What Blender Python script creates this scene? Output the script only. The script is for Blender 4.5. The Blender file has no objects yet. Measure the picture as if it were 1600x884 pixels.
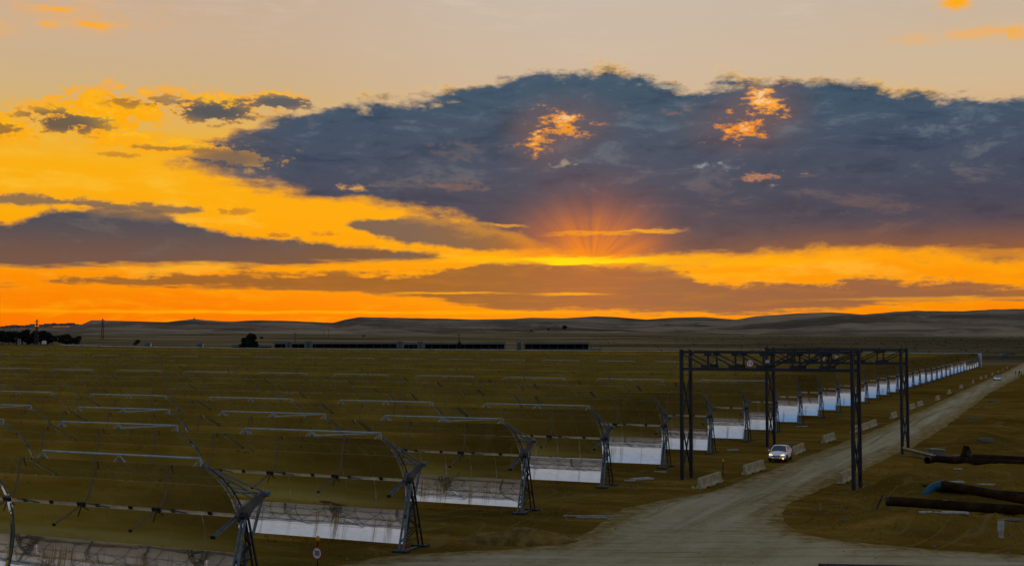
import bpy, math, random
import numpy as np
from mathutils import Vector, Matrix

random.seed(7); rng = np.random.default_rng(7)
S = bpy.context.scene
COL = S.collection
R = math.radians

# ------------------------------------------------------------------ camera
FPX = 1900.0; PITCH = math.atan(92 / FPX); EYE = 11.6
cam = bpy.data.cameras.new('camera'); cam_o = bpy.data.objects.new('camera', cam); COL.objects.link(cam_o)
cam.sensor_width = 36; cam.lens = 36 * FPX / 1600; cam.clip_start = 0.5; cam.clip_end = 30000
cam_o.location = (0, 0, EYE); cam_o.rotation_euler = (math.pi / 2 + PITCH, 0, 0)
S.camera = cam_o

# ------------------------------------------------------------------ colour management
S.view_settings.view_transform = 'Standard'; S.view_settings.look = 'None'
S.view_settings.exposure = 0; S.view_settings.gamma = 1
S.view_settings.use_curve_mapping = False
S.cycles.use_denoising = True
S.cycles.max_bounces = 6; S.cycles.glossy_bounces = 4; S.cycles.diffuse_bounces = 2
S.cycles.sample_clamp_indirect = 4

def s2l(c):
    c = c / 255.0
    return c / 12.92 if c <= 0.04045 else ((c + 0.055) / 1.055) ** 2.4
def lin(r, g, b): return (s2l(r), s2l(g), s2l(b), 1)

def raydir(px, py):
    rx = (px - 800) / FPX; ry = (442 - py) / FPX
    d = Vector((rx, math.cos(PITCH) - ry * math.sin(PITCH), math.sin(PITCH) + ry * math.cos(PITCH)))
    return d
def gp(px, py, z=0.0):
    d = raydir(px, py); t = (z - EYE) / d.z
    return Vector((d.x * t, d.y * t, z))
def azel(px, py):
    d = raydir(px, py).normalized()
    return math.atan2(d.x, d.y), math.asin(d.z)

# ------------------------------------------------------------------ node expression helper
class E:
    tree = None
    def __init__(s, sock): s.s = sock
    @staticmethod
    def m(op, *a, clamp=False):
        n = E.tree.nodes.new('ShaderNodeMath'); n.operation = op; n.use_clamp = clamp
        for i, v in enumerate(a): E.put(n.inputs[i], v)
        return E(n.outputs[0])
    @staticmethod
    def put(inp, v):
        if isinstance(v, E): E.tree.links.new(v.s, inp)
        elif hasattr(v, 'is_output'): E.tree.links.new(v, inp)
        else: inp.default_value = v
    def __add__(s, o): return E.m('ADD', s, o)
    __radd__ = __add__
    def __sub__(s, o): return E.m('SUBTRACT', s, o)
    def __rsub__(s, o): return E.m('SUBTRACT', o, s)
    def __mul__(s, o): return E.m('MULTIPLY', s, o)
    __rmul__ = __mul__
    def __truediv__(s, o): return E.m('DIVIDE', s, o)
def sm(x, a=0.0, b=1.0):
    n = E.tree.nodes.new('ShaderNodeMapRange'); n.interpolation_type = 'SMOOTHSTEP'
    E.put(n.inputs[0], x); E.put(n.inputs[1], a); E.put(n.inputs[2], b)
    return E(n.outputs[0])
def vec(x, y, z):
    n = E.tree.nodes.new('ShaderNodeCombineXYZ')
    for i, v in enumerate((x, y, z)): E.put(n.inputs[i], v)
    return E(n.outputs[0])
def noise(v, scale, detail=4, rough=.55, dist=0.0):
    n = E.tree.nodes.new('ShaderNodeTexNoise'); E.put(n.inputs['Vector'], v)
    n.inputs['Scale'].default_value = scale; n.inputs['Detail'].default_value = detail
    n.inputs['Roughness'].default_value = rough; n.inputs['Distortion'].default_value = dist
    return E(n.outputs[0])
def mixc(f, a, b, mode='MIX'):
    n = E.tree.nodes.new('ShaderNodeMix'); n.data_type = 'RGBA'; n.blend_type = mode
    E.put(n.inputs[0], f); E.put(n.inputs[6], a); E.put(n.inputs[7], b)
    return E(n.outputs[2])
def ramp(f, stops, interp='LINEAR'):
    n = E.tree.nodes.new('ShaderNodeValToRGB'); E.put(n.inputs[0], f)
    cr = n.color_ramp; cr.interpolation = interp
    while len(cr.elements) > 1: cr.elements.remove(cr.elements[0])
    cr.elements[0].position = stops[0][0]; cr.elements[0].color = stops[0][1]
    for p, c in stops[1:]:
        e = cr.elements.new(p); e.color = c
    return E(n.outputs[0])

# ------------------------------------------------------------------ world: dusk sky with cloud banks, by direction
def build_world():
    w = bpy.data.worlds.new('World'); S.world = w; w.use_nodes = True
    t = w.node_tree; t.nodes.clear(); E.tree = t
    geo = t.nodes.new('ShaderNodeTexCoord')
    sep = t.nodes.new('ShaderNodeSeparateXYZ'); t.links.new(geo.outputs['Generated'], sep.inputs[0])
    x, y, z = (E(o) for o in sep.outputs)
    az = E.m('ARCTAN2', x, y)
    el = E.m('ARCSINE', z)
    azn = (az + .5)           # -0.5..0.5 rad -> 0..1
    AZ, EL = azn, el
    P = vec(az, el * 2.2, 0.0)
    Pf = vec(az, el * 5.0, 3.0)
    nb = (noise(P, 11, 6, .6) - .5) * 2.0
    nm = (noise(P, 30, 6, .62) - .5) * 2.0
    nf = (noise(P, 110, 5, .65) - .5) * 2.0
    ns = (noise(Pf, 9, 6, .6, .3) - .5) * 2.0
    nss = (noise(vec(az, el * 9, 7.0), 22, 5, .6, .2) - .5) * 2.0
    nw = (noise(vec(az, el * 3.2, 11.0), 15, 7, .66, .35) - .5) * 2.0
    nw2 = (noise(vec(az, el * 2.4, 15.0), 38, 6, .66, .2) - .5) * 2.0
    def curve(pts):
        n = t.nodes.new('ShaderNodeFloatCurve'); c = n.mapping.curves[0]
        pp = []
        for px, py in pts:
            a, e = azel(px, py); pp.append((a + .5, max(0, e) / .35))
        pp.sort()
        pp = [(0.0, pp[0][1])] + [p for p in pp if 0.001 < p[0] < .999] + [(1.0, pp[-1][1])]
        c.points[0].location = pp[0]; c.points[1].location = pp[-1]
        for p in pp[1:-1]: c.points.new(*p)
        n.mapping.update()
        E.put(n.inputs['Value'], AZ)
        return E(n.outputs[0]) * .35
    def band(top, bot, wt, wb, at, ab, rimw=1.0):
        tp, bt = curve(top), curve(bot)
        T = tp + at - el; B = el - bt + ab
        core = sm(T, -.5 * wt, .5 * wt) * sm(B, -.5 * wb, .5 * wb)
        wide = sm(T, -.006 * rimw, .004) * sm(B, -.009 * rimw, .006)
        return core, wide, tp, bt
    def blob(px, py, rx, ry, amp=1.0):
        a, e = azel(px, py)
        dx = (az - a) / (rx / FPX); dy = (el - e) / (ry / FPX)
        d = E.m('SQRT', dx * dx + dy * dy)
        return d + (nm * 1.5 * amp + nf * 1.0 * amp)
    # clear sky
    F = 1 / 1.6
    def k(e): return e * F
    L = ramp(el * F, [(k(0), lin(250, 112, 0)), (k(.03), lin(252, 128, 0)), (k(.065), lin(254, 148, 0)), (k(.1), lin(254, 172, 2)), (k(.14), lin(250, 176, 16)), (k(.162), lin(236, 178, 62)), (k(.182), lin(216, 178, 112)), (k(.2), lin(208, 177, 130)), (k(.235), lin(204, 176, 146)), (k(.3), lin(198, 174, 154)), (k(.5), lin(168, 165, 165)), (k(.9), lin(105, 120, 145)), (1, lin(70, 88, 118))])
    C = ramp(el * F, [(k(0), lin(252, 112, 0)), (k(.045), lin(254, 142, 0)), (k(.08), lin(255, 172, 0)), (k(.12), lin(255, 172, 14)), (k(.165), lin(222, 178, 112)), (k(.21), lin(208, 184, 156)), (k(.28), lin(202, 186, 170)), (k(.5), lin(172, 170, 175)), (k(.9), lin(105, 120, 145)), (1, lin(70, 88, 118))])
    Rr = ramp(el * F, [(k(0), lin(245, 116, 4)), (k(.05), lin(252, 146, 0)), (k(.08), lin(255, 150, 8)), (k(.12), lin(232, 155, 65)), (k(.2), lin(210, 184, 148)), (k(.28), lin(198, 180, 162)), (k(.5), lin(168, 168, 172)), (k(.9), lin(105, 120, 145)), (1, lin(70, 88, 118))])
    base = mixc(sm(az, -.26, .06), L, C)
    base = mixc(sm(az, .1, .4), base, Rr)
    back = ramp(el * F, [(k(0), lin(140, 128, 130)), (k(.08), lin(158, 148, 154)), (k(.25), lin(158, 158, 164)), (k(.42), lin(148, 154, 166)), (k(.62), lin(132, 150, 174)), (k(.85), lin(98, 138, 182)), (k(1.1), lin(80, 112, 150)), (1, lin(66, 88, 118))])
    # high thin wisps
    wis = sm(nb + nss * .5, .02, .5) * sm(el, .2, .3)
    base = mixc(wis * .35, base, lin(225, 205, 190))
    col = base
    # soft yellow glow low left and around the sun
    sa, se = azel(925, 408)
    gx = (az - sa) / .2; gy = (el - se) / .075
    glow = E.m('POWER', 2.718, (gx * gx + gy * gy) * -1.0)
    col = mixc(glow * .8, col, lin(255, 158, 0))
    col = mixc(sm(ns + nw2 * .3, .0, .4) * sm(el, .168, .11) * .6, col, lin(255, 168, 6))
    col = mixc(sm(ns + nw2 * .4, .0, -.4) * sm(el, .2, .1) * sm(el, .03, .06) * .35, col, lin(255, 208, 70))
    # colour of cloud bodies by height
    body = ramp(el * (1 / .35) + (nb * .06), [(0, lin(160, 96, 50)), (.10, lin(130, 90, 68)), (.19, lin(108, 80, 76)), (.25, lin(84, 72, 82)), (.32, lin(68, 70, 88)), (.44, lin(66, 78, 98)), (.58, lin(60, 84, 104)), (.8, lin(84, 104, 120))])
    up = sm(el, .09, .17)
    body = mixc(sm(nw + nw2 * .25, .03, .36) * .75, body, mixc(up, lin(112, 84, 80), lin(92, 108, 122)))
    body = mixc(sm(nw + nw2 * .25, .0, -.36) * .6, body, mixc(up, lin(60, 58, 74), lin(34, 56, 80)))
    body = mixc(sm(nw2 + nss * .4, .14, .5) * .3 * up, body, lin(120, 112, 118))
    # warm left side of the bank
    rim_hot = lin(255, 170, 8)
    rim_pale = lin(222, 186, 140)
    def put(col, core, wide, rim, rs, bodyc=None, op=1.0):
        col = mixc(wide * rs, col, rim)
        return mixc(core * op, col, bodyc if bodyc is not None else body)
    # lower streaks near the horizon
    c1, w1, _, _ = band([(-100, 446), (60, 441), (150, 437), (250, 430), (400, 427), (550, 428), (700, 425), (740, 413), (800, 408), (900, 413), (1000, 415), (1070, 425), (1100, 441), (1200, 443), (1300, 441), (1400, 438), (1600, 446), (1700, 446)],
                        [(-100, 444), (60, 441), (150, 444), (300, 448), (500, 454), (600, 458), (680, 470), (800, 484), (900, 484), (1000, 486), (1100, 490), (1200, 489), (1300, 482), (1400, 472), (1500, 468), (1700, 468)],
                        .005, .005, nss * .007 + nm * .010 + nf * .003 + nw2 * .004, nss * .009 + nm * .004)
    low = mixc(sm(az, -.1, .12), lin(150, 92, 42), lin(140, 90, 66))
    low = mixc(sm(nss, -.1, .3) * .5, low, lin(172, 104, 44))
    col = put(col, c1, w1, lin(255, 178, 4), .35, low, .93)
    # bright slits in it
    for (px, py, rx, ry, a) in ((700, 458, 110, 2.2, .8), (893, 459, 62, 2.6, .95), (1470, 466, 170, 3, .5), (480, 488, 560, 3.4, .85), (1110, 432, 50, 4, .5), (1150, 429, 100, 4, .6)):
        d = E.m('SQRT', ((az - azel(px, py)[0]) / (rx / FPX)) * ((az - azel(px, py)[0]) / (rx / FPX)) + ((el - azel(px, py)[1] + nss * .003) / (ry / FPX)) * ((el - azel(px, py)[1] + nss * .003) / (ry / FPX)))
        col = mixc(sm(d, 1.3, .3) * a, col, lin(255, 168, 2))
    # left middle cloud
    c2, w2, _, _ = band([(-100, 346), (0, 349), (40, 344), (75, 330), (130, 324), (230, 330), (290, 345), (340, 360), (400, 370), (460, 379), (540, 386), (600, 390), (680, 395), (730, 412), (1700, 420)],
                        [(-100, 412), (0, 415), (100, 416), (200, 414), (300, 412), (400, 413), (500, 412), (600, 408), (680, 403), (730, 398), (1700, 390)],
                        .006, .006, nm * .009 + ns * .006 + nf * .003 + nw2 * .003, nss * .006 + nm * .003)
    left_body = mixc(sm(el, .062, .10), lin(116, 84, 70), lin(76, 76, 86))
    left_body = mixc(sm(az, -.26, -.06) * .8, left_body, lin(132, 90, 54))
    left_body = mixc(sm(nw, -.02, .3) * .6, left_body, lin(108, 96, 90))
    col = put(col, c2, w2, lin(255, 176, 6), .5, left_body)
    # thin streaks upper left
    c3, w3, _, _ = band([(-100, 302), (0, 305), (80, 308), (170, 315), (240, 320), (320, 326), (335, 335), (1700, 340)],
                        [(-100, 318), (0, 318), (80, 320), (170, 326), (240, 331), (320, 331), (335, 327), (1700, 327)],
                        .004, .003, nm * .012 + nf * .004, nm * .008)
    col = put(col, c3, w3, lin(240, 165, 40), .5, lin(118, 98, 82), .85)
    # cloud under the bank
    c4, w4, _, _ = band([(-100, 390), (530, 356), (560, 346), (600, 342), (680, 341), (740, 346), (800, 350), (870, 362), (890, 380), (1700, 400)],
                        [(-100, 350), (530, 350), (560, 360), (600, 372), (660, 383), (740, 390), (800, 391), (870, 384), (890, 375), (1700, 350)],
                        .005, .004, nm * .009 + nf * .004, nm * .008)
    col = put(col, c4, w4, lin(255, 178, 6), .5, mixc(sm(az, -.1, .03), lin(104, 88, 82), lin(142, 90, 58)), .92)
    # the big bank
    c5, w5, tp, bt = band([(-100, 300), (225, 262), (300, 232), (350, 213), (420, 190), (480, 172), (560, 161), (640, 153), (690, 152), (740, 139), (800, 119), (850, 111), (900, 112), (960, 121), (1000, 119), (1040, 128), (1090, 138), (1130, 127), (1170, 136), (1210, 132), (1250, 132), (1320, 130), (1360, 141), (1420, 152), (1500, 153), (1600, 152), (1750, 150)],
                        [(-100, 225), (225, 243), (300, 262), (380, 281), (440, 294), (520, 306), (600, 316), (680, 336), (740, 350), (800, 366), (850, 386), (900, 397), (960, 402), (1060, 404), (1120, 400), (1200, 392), (1300, 390), (1400, 392), (1500, 395), (1750, 400)],
                        .011, .014, nm * .015 + nf * .005 + nw2 * .009 + nb * .006 + nb * .010, nm * .014 + ns * .012 + nf * .003, 1.5)
    rimmask = sm(nm + nb, -.02, .25)
    rim5 = mixc(sm(el - bt, .02, .08), rim_hot, mixc(rimmask, rim_pale, lin(255, 190, 40)))
    bank = mixc(sm(az, -.16, -.30) * .55, body, lin(122, 98, 78))
    a0, e0 = azel(1240, 300)
    bank = mixc(sm(el, .1, .062) * sm(az, .05, .3) * .75, bank, lin(160, 96, 48))
    col = put(col, c5, w5, rim5, .75, bank)
    # ragged thin left tip: let sky through
    tip = sm(az, -.2, -.31) * sm(nm + nf * .7, .02, .14) * c5
    col = mixc(tip * .8, col, lin(248, 172, 40))
    # lit holes
    def patch(px, py, rx, ry, lo=.30, hi=.75, gain=1.0):
        a, e = azel(px, py)
        qx = (az - a) / (rx / FPX); qy = (el - e) / (ry / FPX)
        d = E.m('SQRT', qx * qx + qy * qy)
        return sm(d, 1.5, .2) * sm(nw2 * 1.1 + nf * .8 + nm * .5 + (1.0 - d) * .62 * gain, lo, hi), sm(d, 1.6, .2)
    for (px, py, rx, ry, a, cc) in ((882, 192, 78, 40, .95, (255, 158, 24)), (845, 222, 50, 38, .95, (255, 160, 20)), (1160, 198, 84, 40, 1, (255, 150, 24)), (1196, 160, 60, 40, 1, (255, 164, 50)), (1200, 277, 84, 13, .7, (214, 138, 92)),
                            (880, 257, 40, 12, .5, (190, 170, 140)), (1110, 258, 40, 10, .6, (160, 160, 160)), (1205, 290, 40, 8, .6, (170, 150, 145)), (560, 293, 50, 9, .7, (235, 170, 70)), (1030, 178, 60, 16, .4, (165, 108, 84)),
                            (1130, 262, 60, 12, .4, (140, 148, 158)), (1040, 135, 60, 14, .5, (214, 196, 160)), (1480, 200, 110, 24, .35, (118, 128, 142)), (720, 235, 110, 30, .3, (128, 104, 100)), (700, 290, 120, 14, .35, (150, 108, 84)), (1350, 330, 180, 14, .3, (120, 92, 92))):
        p1, gl = patch(px, py, rx, ry)
        if a > .9: col = mixc(gl * .32 * c5, col, lin(132, 92, 80))
        col = mixc(p1 * a * c5, col, lin(*cc))
        if a > .9:
            p2, _ = patch(px - 4, py - 6, rx * .8, ry * .8, .62, .95)
            col = mixc(p2 * .85 * c5, col, lin(240, 208, 160))
    # ragged wisps left of the bank
    for (px, py, rx, ry, a, cc) in ((370, 246, 90, 26, .75, (240, 172, 50)), (300, 232, 90, 18, .5, (250, 180, 30))):
        p1, gl = patch(px, py, rx, ry, .25, .6); col = mixc(p1 * a, col, lin(*cc))
    # small cumulus upper left
    for (px, py, rx, ry, hot) in ((205, 168, 120, 46, 1), (150, 172, 90, 40, 1), (120, 186, 130, 40, 1), (5, 198, 80, 30, 1), (335, 166, 110, 34, .95), (432, 155, 80, 22, .8), (255, 232, 150, 20, .8), (190, 214, 70, 20, .8)):
        p1, gl = patch(px, py, rx, ry, .12, .42, 1.3)
        col = mixc(p1 * hot, col, lin(255, 172, 4)); p2, _ = patch(px + 6, py - 4, rx * .8, ry * .8, .35, .7, 1.2); col = mixc(p2 * hot * .7, col, lin(255, 196, 40))
    for (px, py, rx, ry, op, cc) in ((98, 191, 92, 27, .95, (96, 86, 76)), (0, 202, 50, 16, .85, (140, 100, 50)), (334, 175, 104, 26, .97, (74, 82, 90)), (440, 160, 84, 17, .97, (84, 90, 98)), (210, 160, 66, 14, .75, (140, 102, 60)), (262, 158, 50, 14, .7, (112, 104, 90)), (360, 246, 80, 20, .85, (102, 88, 82)), (262, 232, 100, 7, .7, (140, 98, 56)), (190, 242, 50, 7, .6, (175, 112, 44)), (365, 330, 40, 8, .7, (185, 118, 44)), (435, 368, 30, 7, .7, (190, 112, 38)), (515, 366, 36, 8, .6, (185, 112, 42))):
        p1, gl = patch(px, py, rx, ry, .22, .55, 1.3)
        col = mixc(p1 * op, col, lin(*cc))
    # little lit puffs along the top
    for (px, py, rx, ry, op) in ((95, 15, 34, 4, .8), (140, 39, 40, 4, .85), (70, 38, 24, 3, .7), (10, 46, 26, 9, .3), (1494, 2, 20, 9, 1), (1530, 52, 62, 8, .45), (1585, 54, 30, 9, .5), (1430, 60, 40, 8, .25), (120, 25, 120, 22, .22)):
        p1, gl = patch(px, py, rx * 1.5, ry * 1.9, .2, .75, 1.4)
        col = mixc(gl * .25 * op, col, lin(240, 178, 96)); col = mixc(p1 * op, col, lin(255, 172, 24))
    # sun glare, bright slit and rays above it
    dx = az - sa; dy = el - se + .004
    ang = E.m('ARCTAN2', dy, dx)
    rad = E.m('SQRT', dx * dx + dy * dy)
    rays = noise(vec(ang * 1.0, rad * 1.2, 0.0), 4.0, 3, .6)
    rr_ = sm(rays, .34, .66)
    cone = sm(dy, .001, .008) * E.m('POWER', 2.718, (dx / .046) * (dx / .046) * -1.0) * E.m('POWER', 2.718, (dy / .034) * (dy / .034) * -1.0)
    fan = E.m('POWER', 2.718, (rad / .036) * (rad / .036) * -1.0) * sm(dy, 0.002, .008) * rr_
    low = lin(255, 140, 4)
    halo = E.m('POWER', 2.718, ((dx / .05) * (dx / .05) + (dy / .055) * (dy / .055)) * -1.0)
    col = mixc(halo * .22, col, lin(215, 104, 40))
    col = mixc(sm(dx, -.085, -.03) * sm(dx, .075, .03) * sm(dy, .062, .01) * sm(dy, -.002, .006) * .35, col, lin(205, 110, 50))
    col = mixc(E.m('MULTIPLY', cone * (rr_ * .5 + .5), .95, clamp=True), col, lin(255, 134, 0))
    col = mixc(fan * .22, col, lin(250, 140, 16))
    for (px, py, rx, ry, a, cc) in ((900, 406, 190, 6.5, .95, (255, 186, 0)), (925, 407, 95, 5.5, 1, (255, 228, 4)), (925, 364, 66, 3.0, .6, (255, 160, 4)), (1010, 361, 52, 2.6, .75, (255, 172, 10)), (790, 352, 30, 3, .6, (250, 170, 20)), (1180, 408, 170, 7, .8, (255, 178, 0)), (1300, 400, 380, 9, .5, (255, 160, 4))):
        q = (az - azel(px, py)[0]) / (rx / FPX); r_ = (el - azel(px, py)[1] + nss * .007 + nm * .003) / (ry / FPX)
        d = E.m('SQRT', q * q + r_ * r_)
        col = mixc(sm(d, 1.5, .4) * a, col, lin(*cc))
    # east half of the sky
    front = sm(y, -.35, .45)
    backc = mixc(sm(ns + nb, 0.0, .5) * .35, back, lin(182, 168, 168))
    col = mixc(front, backc, col)
    hor = sm(z, -.06, -.005)
    col = mixc(hor, lin(45, 38, 26), col)
    bg = t.nodes.new('ShaderNodeBackground'); E.put(bg.inputs[0], col); bg.inputs[1].default_value = 1.0
    sky = t.nodes.new('ShaderNodeTexSky'); sky.sky_type = 'NISHITA'; sky.sun_disc = False
    sky.sun_elevation = R(3.8); sky.sun_rotation = R(3.8)
    bg2 = t.nodes.new('ShaderNodeBackground'); t.links.new(sky.outputs[0], bg2.inputs[0]); bg2.inputs[1].default_value = .05
    mx = t.nodes.new('ShaderNodeMixShader'); mx.inputs[0].default_value = .02
    t.links.new(bg.outputs[0], mx.inputs[1]); t.links.new(bg2.outputs[0], mx.inputs[2])
    out = t.nodes.new('ShaderNodeOutputWorld'); t.links.new(mx.outputs[0], out.inputs[0])
    w.cycles.sampling_method = 'MANUAL'; w.cycles.sample_map_resolution = 512
build_world()

sun = bpy.data.lights.new('sun', 'SUN'); sun.energy = .4; sun.angle = R(10); sun.color = (1, .62, .28)
sun_o = bpy.data.objects.new('sun', sun); COL.objects.link(sun_o)
sd = Vector((math.sin(R(3.8)) * math.cos(R(3.8)), math.cos(R(3.8)) ** 2, math.sin(R(3.8))))
sun_o.rotation_euler = sd.to_track_quat('Z', 'Y').to_euler(); sun_o.location = (0, 0, 60)

# ------------------------------------------------------------------ materials
def new_mat(name):
    m = bpy.data.materials.new(name); m.use_nodes = True
    t = m.node_tree; t.nodes.clear(); E.tree = t
    b = t.nodes.new('ShaderNodeBsdfPrincipled'); o = t.nodes.new('ShaderNodeOutputMaterial')
    t.links.new(b.outputs[0], o.inputs[0])
    return m, t, b
def pos_obj():
    n = E.tree.nodes.new('ShaderNodeTexCoord'); return E(n.outputs['Object'])
def pos_world():
    n = E.tree.nodes.new('ShaderNodeNewGeometry'); return E(n.outputs['Position'])
def xyz(v):
    n = E.tree.nodes.new('ShaderNodeSeparateXYZ'); E.put(n.inputs[0], v); return tuple(E(o) for o in n.outputs)
def bump(t, b, h, strength=.3, dist=.05):
    n = t.nodes.new('ShaderNodeBump'); n.inputs['Strength'].default_value = strength; n.inputs['Distance'].default_value = dist
    E.put(n.inputs['Height'], h); t.links.new(n.outputs[0], b.inputs['Normal'])
def simple(name, c, rough=.7, metal=0.0, var=.25, scale=3.0, spec=.3, bmp=0.0):
    m, t, b = new_mat(name)
    n = noise(pos_obj(), scale, 5, .6)
    c = tuple(c) + (1,)
    d = tuple(v * (1 - var) for v in c[:3]) + (1,); l = tuple(min(1, v * (1 + var)) for v in c[:3]) + (1,)
    E.put(b.inputs['Base Color'], mixc(sm(n, .3, .7), d, l))
    b.inputs['Roughness'].default_value = rough; b.inputs['Metallic'].default_value = metal
    b.inputs['Specular IOR Level'].default_value = spec
    if bmp: bump(t, b, noise(pos_obj(), scale * 4, 4, .6), bmp, .03)
    return m

M = {}
M['steel'] = simple('galvanised_steel', (.115, .165, .195), .5, .3, .3, 4)
M['dark_steel'] = simple('dark_steel', (.030, .034, .034), .5, .5, .3, 4)
M['rim_steel'] = simple('bright_rim_steel', (.26, .36, .40), .45, .3, .2, 3)
M['gantry'] = simple('gantry_paint', (.010, .018, .026), .5, .2, .3, 2, .35)
M['pale'] = simple('pale_beam_paint', (.62, .56, .42), .6, 0, .3, 1.2)
M['mirror_back'] = simple('mirror_back_paint', (.74, .72, .70), .7, 0, .12, 1.0)
M['concrete'] = simple('concrete', (.34, .29, .17), .9, 0, .28, 2.2, .2, .3)
M['concrete_dark'] = simple('dark_concrete', (.12, .115, .10), .9, 0, .3, 2.0, .2, .3)  # darker tone of the concrete
M['rust_pipe'] = simple('coated_pipe', (.026, .014, .006), .9, 0, .5, 1.2, .04, .4)
M['container'] = simple('dark_blue_container_paint', (.006, .014, .035), .8, 0, .2, 1, .05)
M['pipe_inside'] = simple('pipe_inside', (.006, .006, .006), .9)
M['blue_pipe'] = simple('blue_pipe_paint', (.010, .080, .125), .6, 0, .25, 3)
M['board'] = simple('pale_board', (.34, .33, .29), .8, 0, .25, 4)
M['red'] = simple('red_paint', (.32, .03, .015), .5)
M['white_sign'] = simple('white_sign', (.60, .64, .66), .5, 0, .06)
M['black_text'] = simple('black_sign_paint', (.01, .012, .02), .6)
M['orange'] = simple('orange_plastic', (.55, .25, .01), .5)
M['yellow'] = simple('yellow_paint', (.45, .32, .02), .5)
M['car_white'] = simple('white_car_paint', (.86, .87, .90), .35, 0, .04, 1, .5)
M['car_blue'] = simple('dark_blue_car_paint', (.008, .016, .045), .25, .2, .1, 1, .6)
M['glass'] = simple('car_glass', (.012, .03, .045), .06, 0, .2, 1, .9)
M['tyre'] = simple('tyre_rubber', (.012, .012, .013), .85)
M['rim'] = simple('wheel_rim', (.30, .31, .33), .35, .7)
M['black_plastic'] = simple('black_plastic', (.010, .014, .022), .5)
M['plate'] = simple('yellow_number_plate', (.45, .33, .03), .5)
M['tarp'] = simple('blue_tarp', (.02, .09, .17), .6)
M['barn_roof'] = simple('barn_roof', (.030, .036, .034), .8, 0, .35, .05)
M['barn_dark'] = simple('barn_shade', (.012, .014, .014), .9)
M['barn_post'] = simple('barn_post', (.10, .11, .11), .7)
M['silo'] = simple('silo_sheet', (.08, .115, .12), .5, .4, .25, .6)
M['house'] = simple('far_house_wall', (.20, .21, .23), .9)
M['house_roof'] = simple('far_house_roof', (.10, .07, .06), .9)
M['bark'] = simple('bark', (.03, .022, .015), .9)
M['skin'] = simple('skin', (.30, .17, .11), .6)
M['hair'] = simple('hair', (.012, .01, .008), .8)
M['trousers'] = simple('dark_trousers', (.012, .016, .028), .9)
M['hivis'] = simple('hi_vis_cloth', (.22, .38, .02), .8)
M['blue_cloth'] = simple('blue_jacket', (.01, .10, .24), .8)
M['wind_fence'] = simple('pale_fence_sheet', (.42, .50, .52), .6, 0, .25, .5)
M['rock'] = simple('pale_rock', (.13, .11, .07), .9, 0, .3, 2, .2, .5)

def mat_lamp(name, c, st):
    m, t, b = new_mat(name)
    b.inputs['Base Color'].default_value = (.8, .7, .5, 1)
    b.inputs['Emission Color'].default_value = c + (1,); b.inputs['Emission Strength'].default_value = st
    return m
M['headlight'] = mat_lamp('lit_headlight', (1, .58, .08), 2.2)

ML_SEAM = 13.6 / 14
def mat_mirror():
    m, t, b = new_mat('trough_mirror_glass')
    P = pos_obj(); x, y, z = xyz(P)
    oi = t.nodes.new('ShaderNodeObjectInfo'); rnd = E(oi.outputs['Random'])
    seam = E.m('ABSOLUTE', E.m('PINGPONG', x, ML_SEAM))     # 0 at seam .. .88 mid
    near = sm(seam, .24, .0)
    patch = noise(vec(x * .55 + rnd * 31.0, rnd * 9.0, 0.0), 1.0, 2, .5)
    streak = noise(vec(x * 16.0 + rnd * 50.0, z * .55, 0.0), 1.0, 4, .6)
    edge = noise(vec(x * 5.0, z * 1.2, rnd * 20), 1.0, 4, .7)
    zone = sm(z + edge * 1.3, -3.0, -2.3) * sm(z + edge * .9, -1.35, -1.9)
    dirt = zone * sm(streak, .42, .60) * E.m('MAXIMUM', near * sm(patch, .36, .5), sm(patch, .56, .64) * .95)  # ochre vertical streaks in patches, mostly near the facet seams
    dust_lift = noise(vec(x * .7, z * 2.0, rnd * 5), 2.0, 5, .65)
    m2 = t.nodes.new('ShaderNodeBsdfDiffuse'); m2.inputs[0].default_value = (.30, .18, .015, 1)
    m3 = t.nodes.new('ShaderNodeBsdfDiffuse'); m3.inputs[0].default_value = (.34, .24, .06, 1)
    b.inputs['Base Color'].default_value = (.86, .88, .90, 1); b.inputs['Metallic'].default_value = 1
    b.inputs['Roughness'].default_value = .035
    wv = noise(vec(x * .25, z * 1.1, rnd * 7), 2.0, 2, .5)
    bump(t, b, wv, .10, .02)
    mx = t.nodes.new('ShaderNodeMixShader'); E.put(mx.inputs[0], sm(dust_lift, .25, .9) * .22 + .09)  # brown dust film, made stronger to brighten the dark reflections
    t.links.new(b.outputs[0], mx.inputs[1]); t.links.new(m3.outputs[0], mx.inputs[2])
    mx2 = t.nodes.new('ShaderNodeMixShader'); E.put(mx2.inputs[0], dirt * .85)
    t.links.new(mx.outputs[0], mx2.inputs[1]); t.links.new(m2.outputs[0], mx2.inputs[2])
    o = [n for n in t.nodes if n.type == 'OUTPUT_MATERIAL'][0]
    t.links.new(mx2.outputs[0], o.inputs[0])
    return m
M['mirror'] = mat_mirror()

AX = Vector((.9122, -.4097, 0)); EX = Vector((.4097, .9122, 0))
ROT = math.atan2(AX.y, AX.x)

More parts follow.
